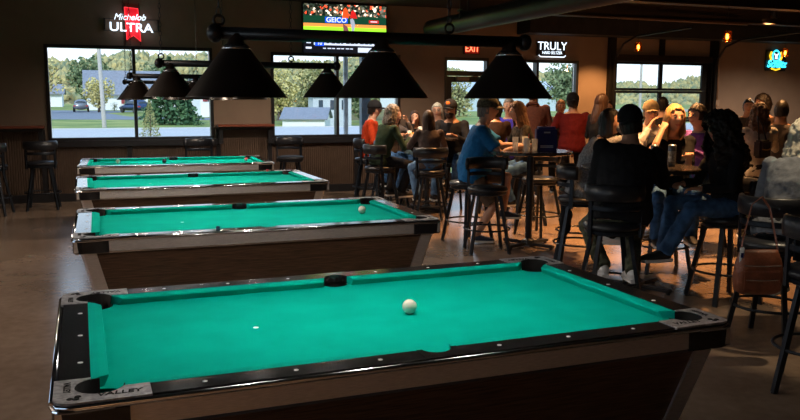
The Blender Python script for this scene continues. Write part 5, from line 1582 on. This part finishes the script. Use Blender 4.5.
# outside column near the second window
bm = BM(); box(bm, 5.18, 5.36, 13.4, 13.58, -.05, 3.4, bev=.01)
o = obj('outside_upright', bm, mat('post_grey', (.16, .19, .23), .5)); tag(o, 'grey porch post outside the right half of the middle window', 'post')
bm = BM(); box(bm, 4.72, 4.80, 13.1, 13.18, -.05, 3.4, bev=.01)  # thin white upright box beside the mullion
o = obj('outside_upright', bm, mat('upright_white', (.70, .74, .80), .5)); tag(o, 'thin white upright outside, right of the mullion of the middle window', 'post')
bm = BM(); box(bm, 2.2, 6.2, YW + .2, 14.0, 3.4, 3.6); o = obj('porch_roof', bm, m_black); tag(o, 'flat porch roof over the outside posts', 'roof')

# ------------------------------------------------------------------ lights
w = bpy.data.worlds.new('World'); sc.world = w; w.use_nodes = True
N, L = w.node_tree.nodes, w.node_tree.links
bg = N['Background']
tc = N.new('ShaderNodeTexCoord'); sp = N.new('ShaderNodeSeparateXYZ'); L.new(tc.outputs['Generated'], sp.inputs[0])
cr = N.new('ShaderNodeValToRGB')
cr.color_ramp.elements[0].position = .0; cr.color_ramp.elements[0].color = (.80, .86, .93, 1)
cr.color_ramp.elements[1].position = .5; cr.color_ramp.elements[1].color = (.35, .55, .85, 1)
L.new(sp.outputs['Z'], cr.inputs['Fac']); L.new(cr.outputs['Color'], bg.inputs['Color'])
bg.inputs['Strength'].default_value = 1.75
s = light('SUN', (0, 0, 30), 3.0, (1, .93, .82)); s.data.angle = .02
s.rotation_euler = (D2R * 52, 0, D2R * -30)
# daylight portals at the openings
for (x0, x1, z0, z1) in HOLES:
    p = bpy.data.lights.new('portal', 'AREA'); p.shape = 'RECTANGLE'; p.size = x1 - x0; p.size_y = z1 - z0; p.cycles.is_portal = True
    o = bpy.data.objects.new('portal', p); o.location = ((x0 + x1) / 2, YW + .19, (z0 + z1) / 2); o.rotation_euler = (-PI / 2, 0, 0); COL.objects.link(o)
for (a, b) in ADDED_LWIN:
    p = bpy.data.lights.new('portal', 'AREA'); p.shape = 'RECTANGLE'; p.size = 1.45; p.size_y = b - a; p.cycles.is_portal = True
    o = bpy.data.objects.new('portal', p); o.location = (-3.62, (a + b) / 2, 1.675); o.rotation_euler = (0, -PI / 2, 0); COL.objects.link(o)
WARM = (1, .52, .20)
for (l, lab) in PEN[:3]:
    light('POINT', (l[0], l[1], l[2] - .09), 9, WARM, .03)

# ceiling can lights over the bar area (fixtures added to brighten the room)
def fill_can_light(label, x, y, power, col=(1, .48, .17), ang=75):  # added fixture with a spot that brightens what lies below
    root = thing('added_can_light', label, 'lamp', (x, y, CZ), 0, 'added black can lights on the ceiling')
    bm = BM(); lathe(bm, [(0, 0), (.06, 0), (.06, -.16), (.052, -.16), (.052, -.05), (0, -.05)], 20); obj('fill_can_housing', bm, m_black, root)
    bm = BM(); lathe(bm, [(0, -.055), (.05, -.055), (.05, -.06), (0, -.06)], 16); obj('fill_can_disc', bm, emis('fill_can_glow', (1, .6, .3), .5), root)
    light('SPOT', (x, y, CZ - .18), power, col, .045, spot=ang * D2R, blend=.5)
FILL_CANS = [(5.08, 3.62, 620, 50), (6.1, 5.2, 1000, 60), (6.2, 6.7, 450, 70), (7.0, 7.6, 280, 80), (7.6, 10.3, 220, 100), (9.2, 10.4, 430, 100), (4.9, 7.9, 300, 80), (8.3, 5.6, 450, 80), (11.6, 9.2, 500, 120), (4.75, 6.25, 420, 52)]  # added warm cans brightening the crowd, floor and wall
for i, (x, y, p, ang) in enumerate(FILL_CANS):
    fill_can_light(['added can light above the blonde woman', 'added can light right of the blonde woman', 'added can light above the curly-haired woman', 'added can light above the rear middle tables', 'added can light near the right window', 'added can light near the garage door post', 'added can light behind the woman in brown', 'added can light above the woman in cream', 'added can light before the garage door', 'added can light above the table of the man in blue'][i], x, y, p, ang=ang)
for i, (x, y, p) in enumerate([(.6, 8.8, 50), (2.6, 8.7, 150), (4.5, 8.6, 200), (13.0, 8.8, 300), (-1.7, 5.6, 130), (-1.7, 3.2, 110)]):  # added broad cans that raise the ambient light
    fill_can_light(['added can light over the farthest pool table', 'added can light between the two left windows', 'added can light near the exit door', 'added can light before the round neon sign', 'added can light left of the second pool table', 'added can light left of the nearest pool table'][i], x, y, p, (1, .80, .62), 150)

for i, (x, p) in enumerate([(-1.2, 200), (1.0, 60), (5.0, 20)]):  # added cans lighting the rear wall for the metal aprons to reflect
    fill_can_light(['leftmost added can light washing the wall behind the camera', 'middle added can light washing the wall behind the camera', 'rightmost added can light washing the wall behind the camera'][i], x, -3.6, p, (1, .62, .32), 100)
fill_can_light('added can light above the white-haired person at the right edge', 4.75, 1.75, 150, (1, .78, .5), 40)  # added narrow can to brighten the white hair
# ------------------------------------------------------------------ camera
cam = bpy.data.cameras.new('Camera'); co = bpy.data.objects.new('Camera', cam); COL.objects.link(co)
cam.sensor_width = 36; cam.lens = 803 / 800 * 36; cam.clip_end = 1000; cam.clip_start = .05
yaw, pitch, roll = -.358, .139, .004
cy, sy = math.cos(yaw), math.sin(yaw); cp, sp_ = math.cos(pitch), math.sin(pitch)
fw = Vector((-sy * cp, cy * cp, -sp_)); r0 = Vector((cy, sy, 0)); u0 = r0.cross(fw)
cr_, sr_ = math.cos(roll), math.sin(roll)
rr_ = cr_ * r0 + sr_ * u0; uu_ = -sr_ * r0 + cr_ * u0
M = Matrix((rr_, uu_, -fw)).transposed().to_4x4()
M.translation = Vector((.152, -2.27, 1.641))
co.matrix_world = M
sc.camera = co
sc.view_settings.view_transform = 'Standard'
sc.view_settings.look = 'None'
sc.view_settings.gamma = 1
sc.view_settings.exposure = 0.22
sc.view_settings.use_curve_mapping = False
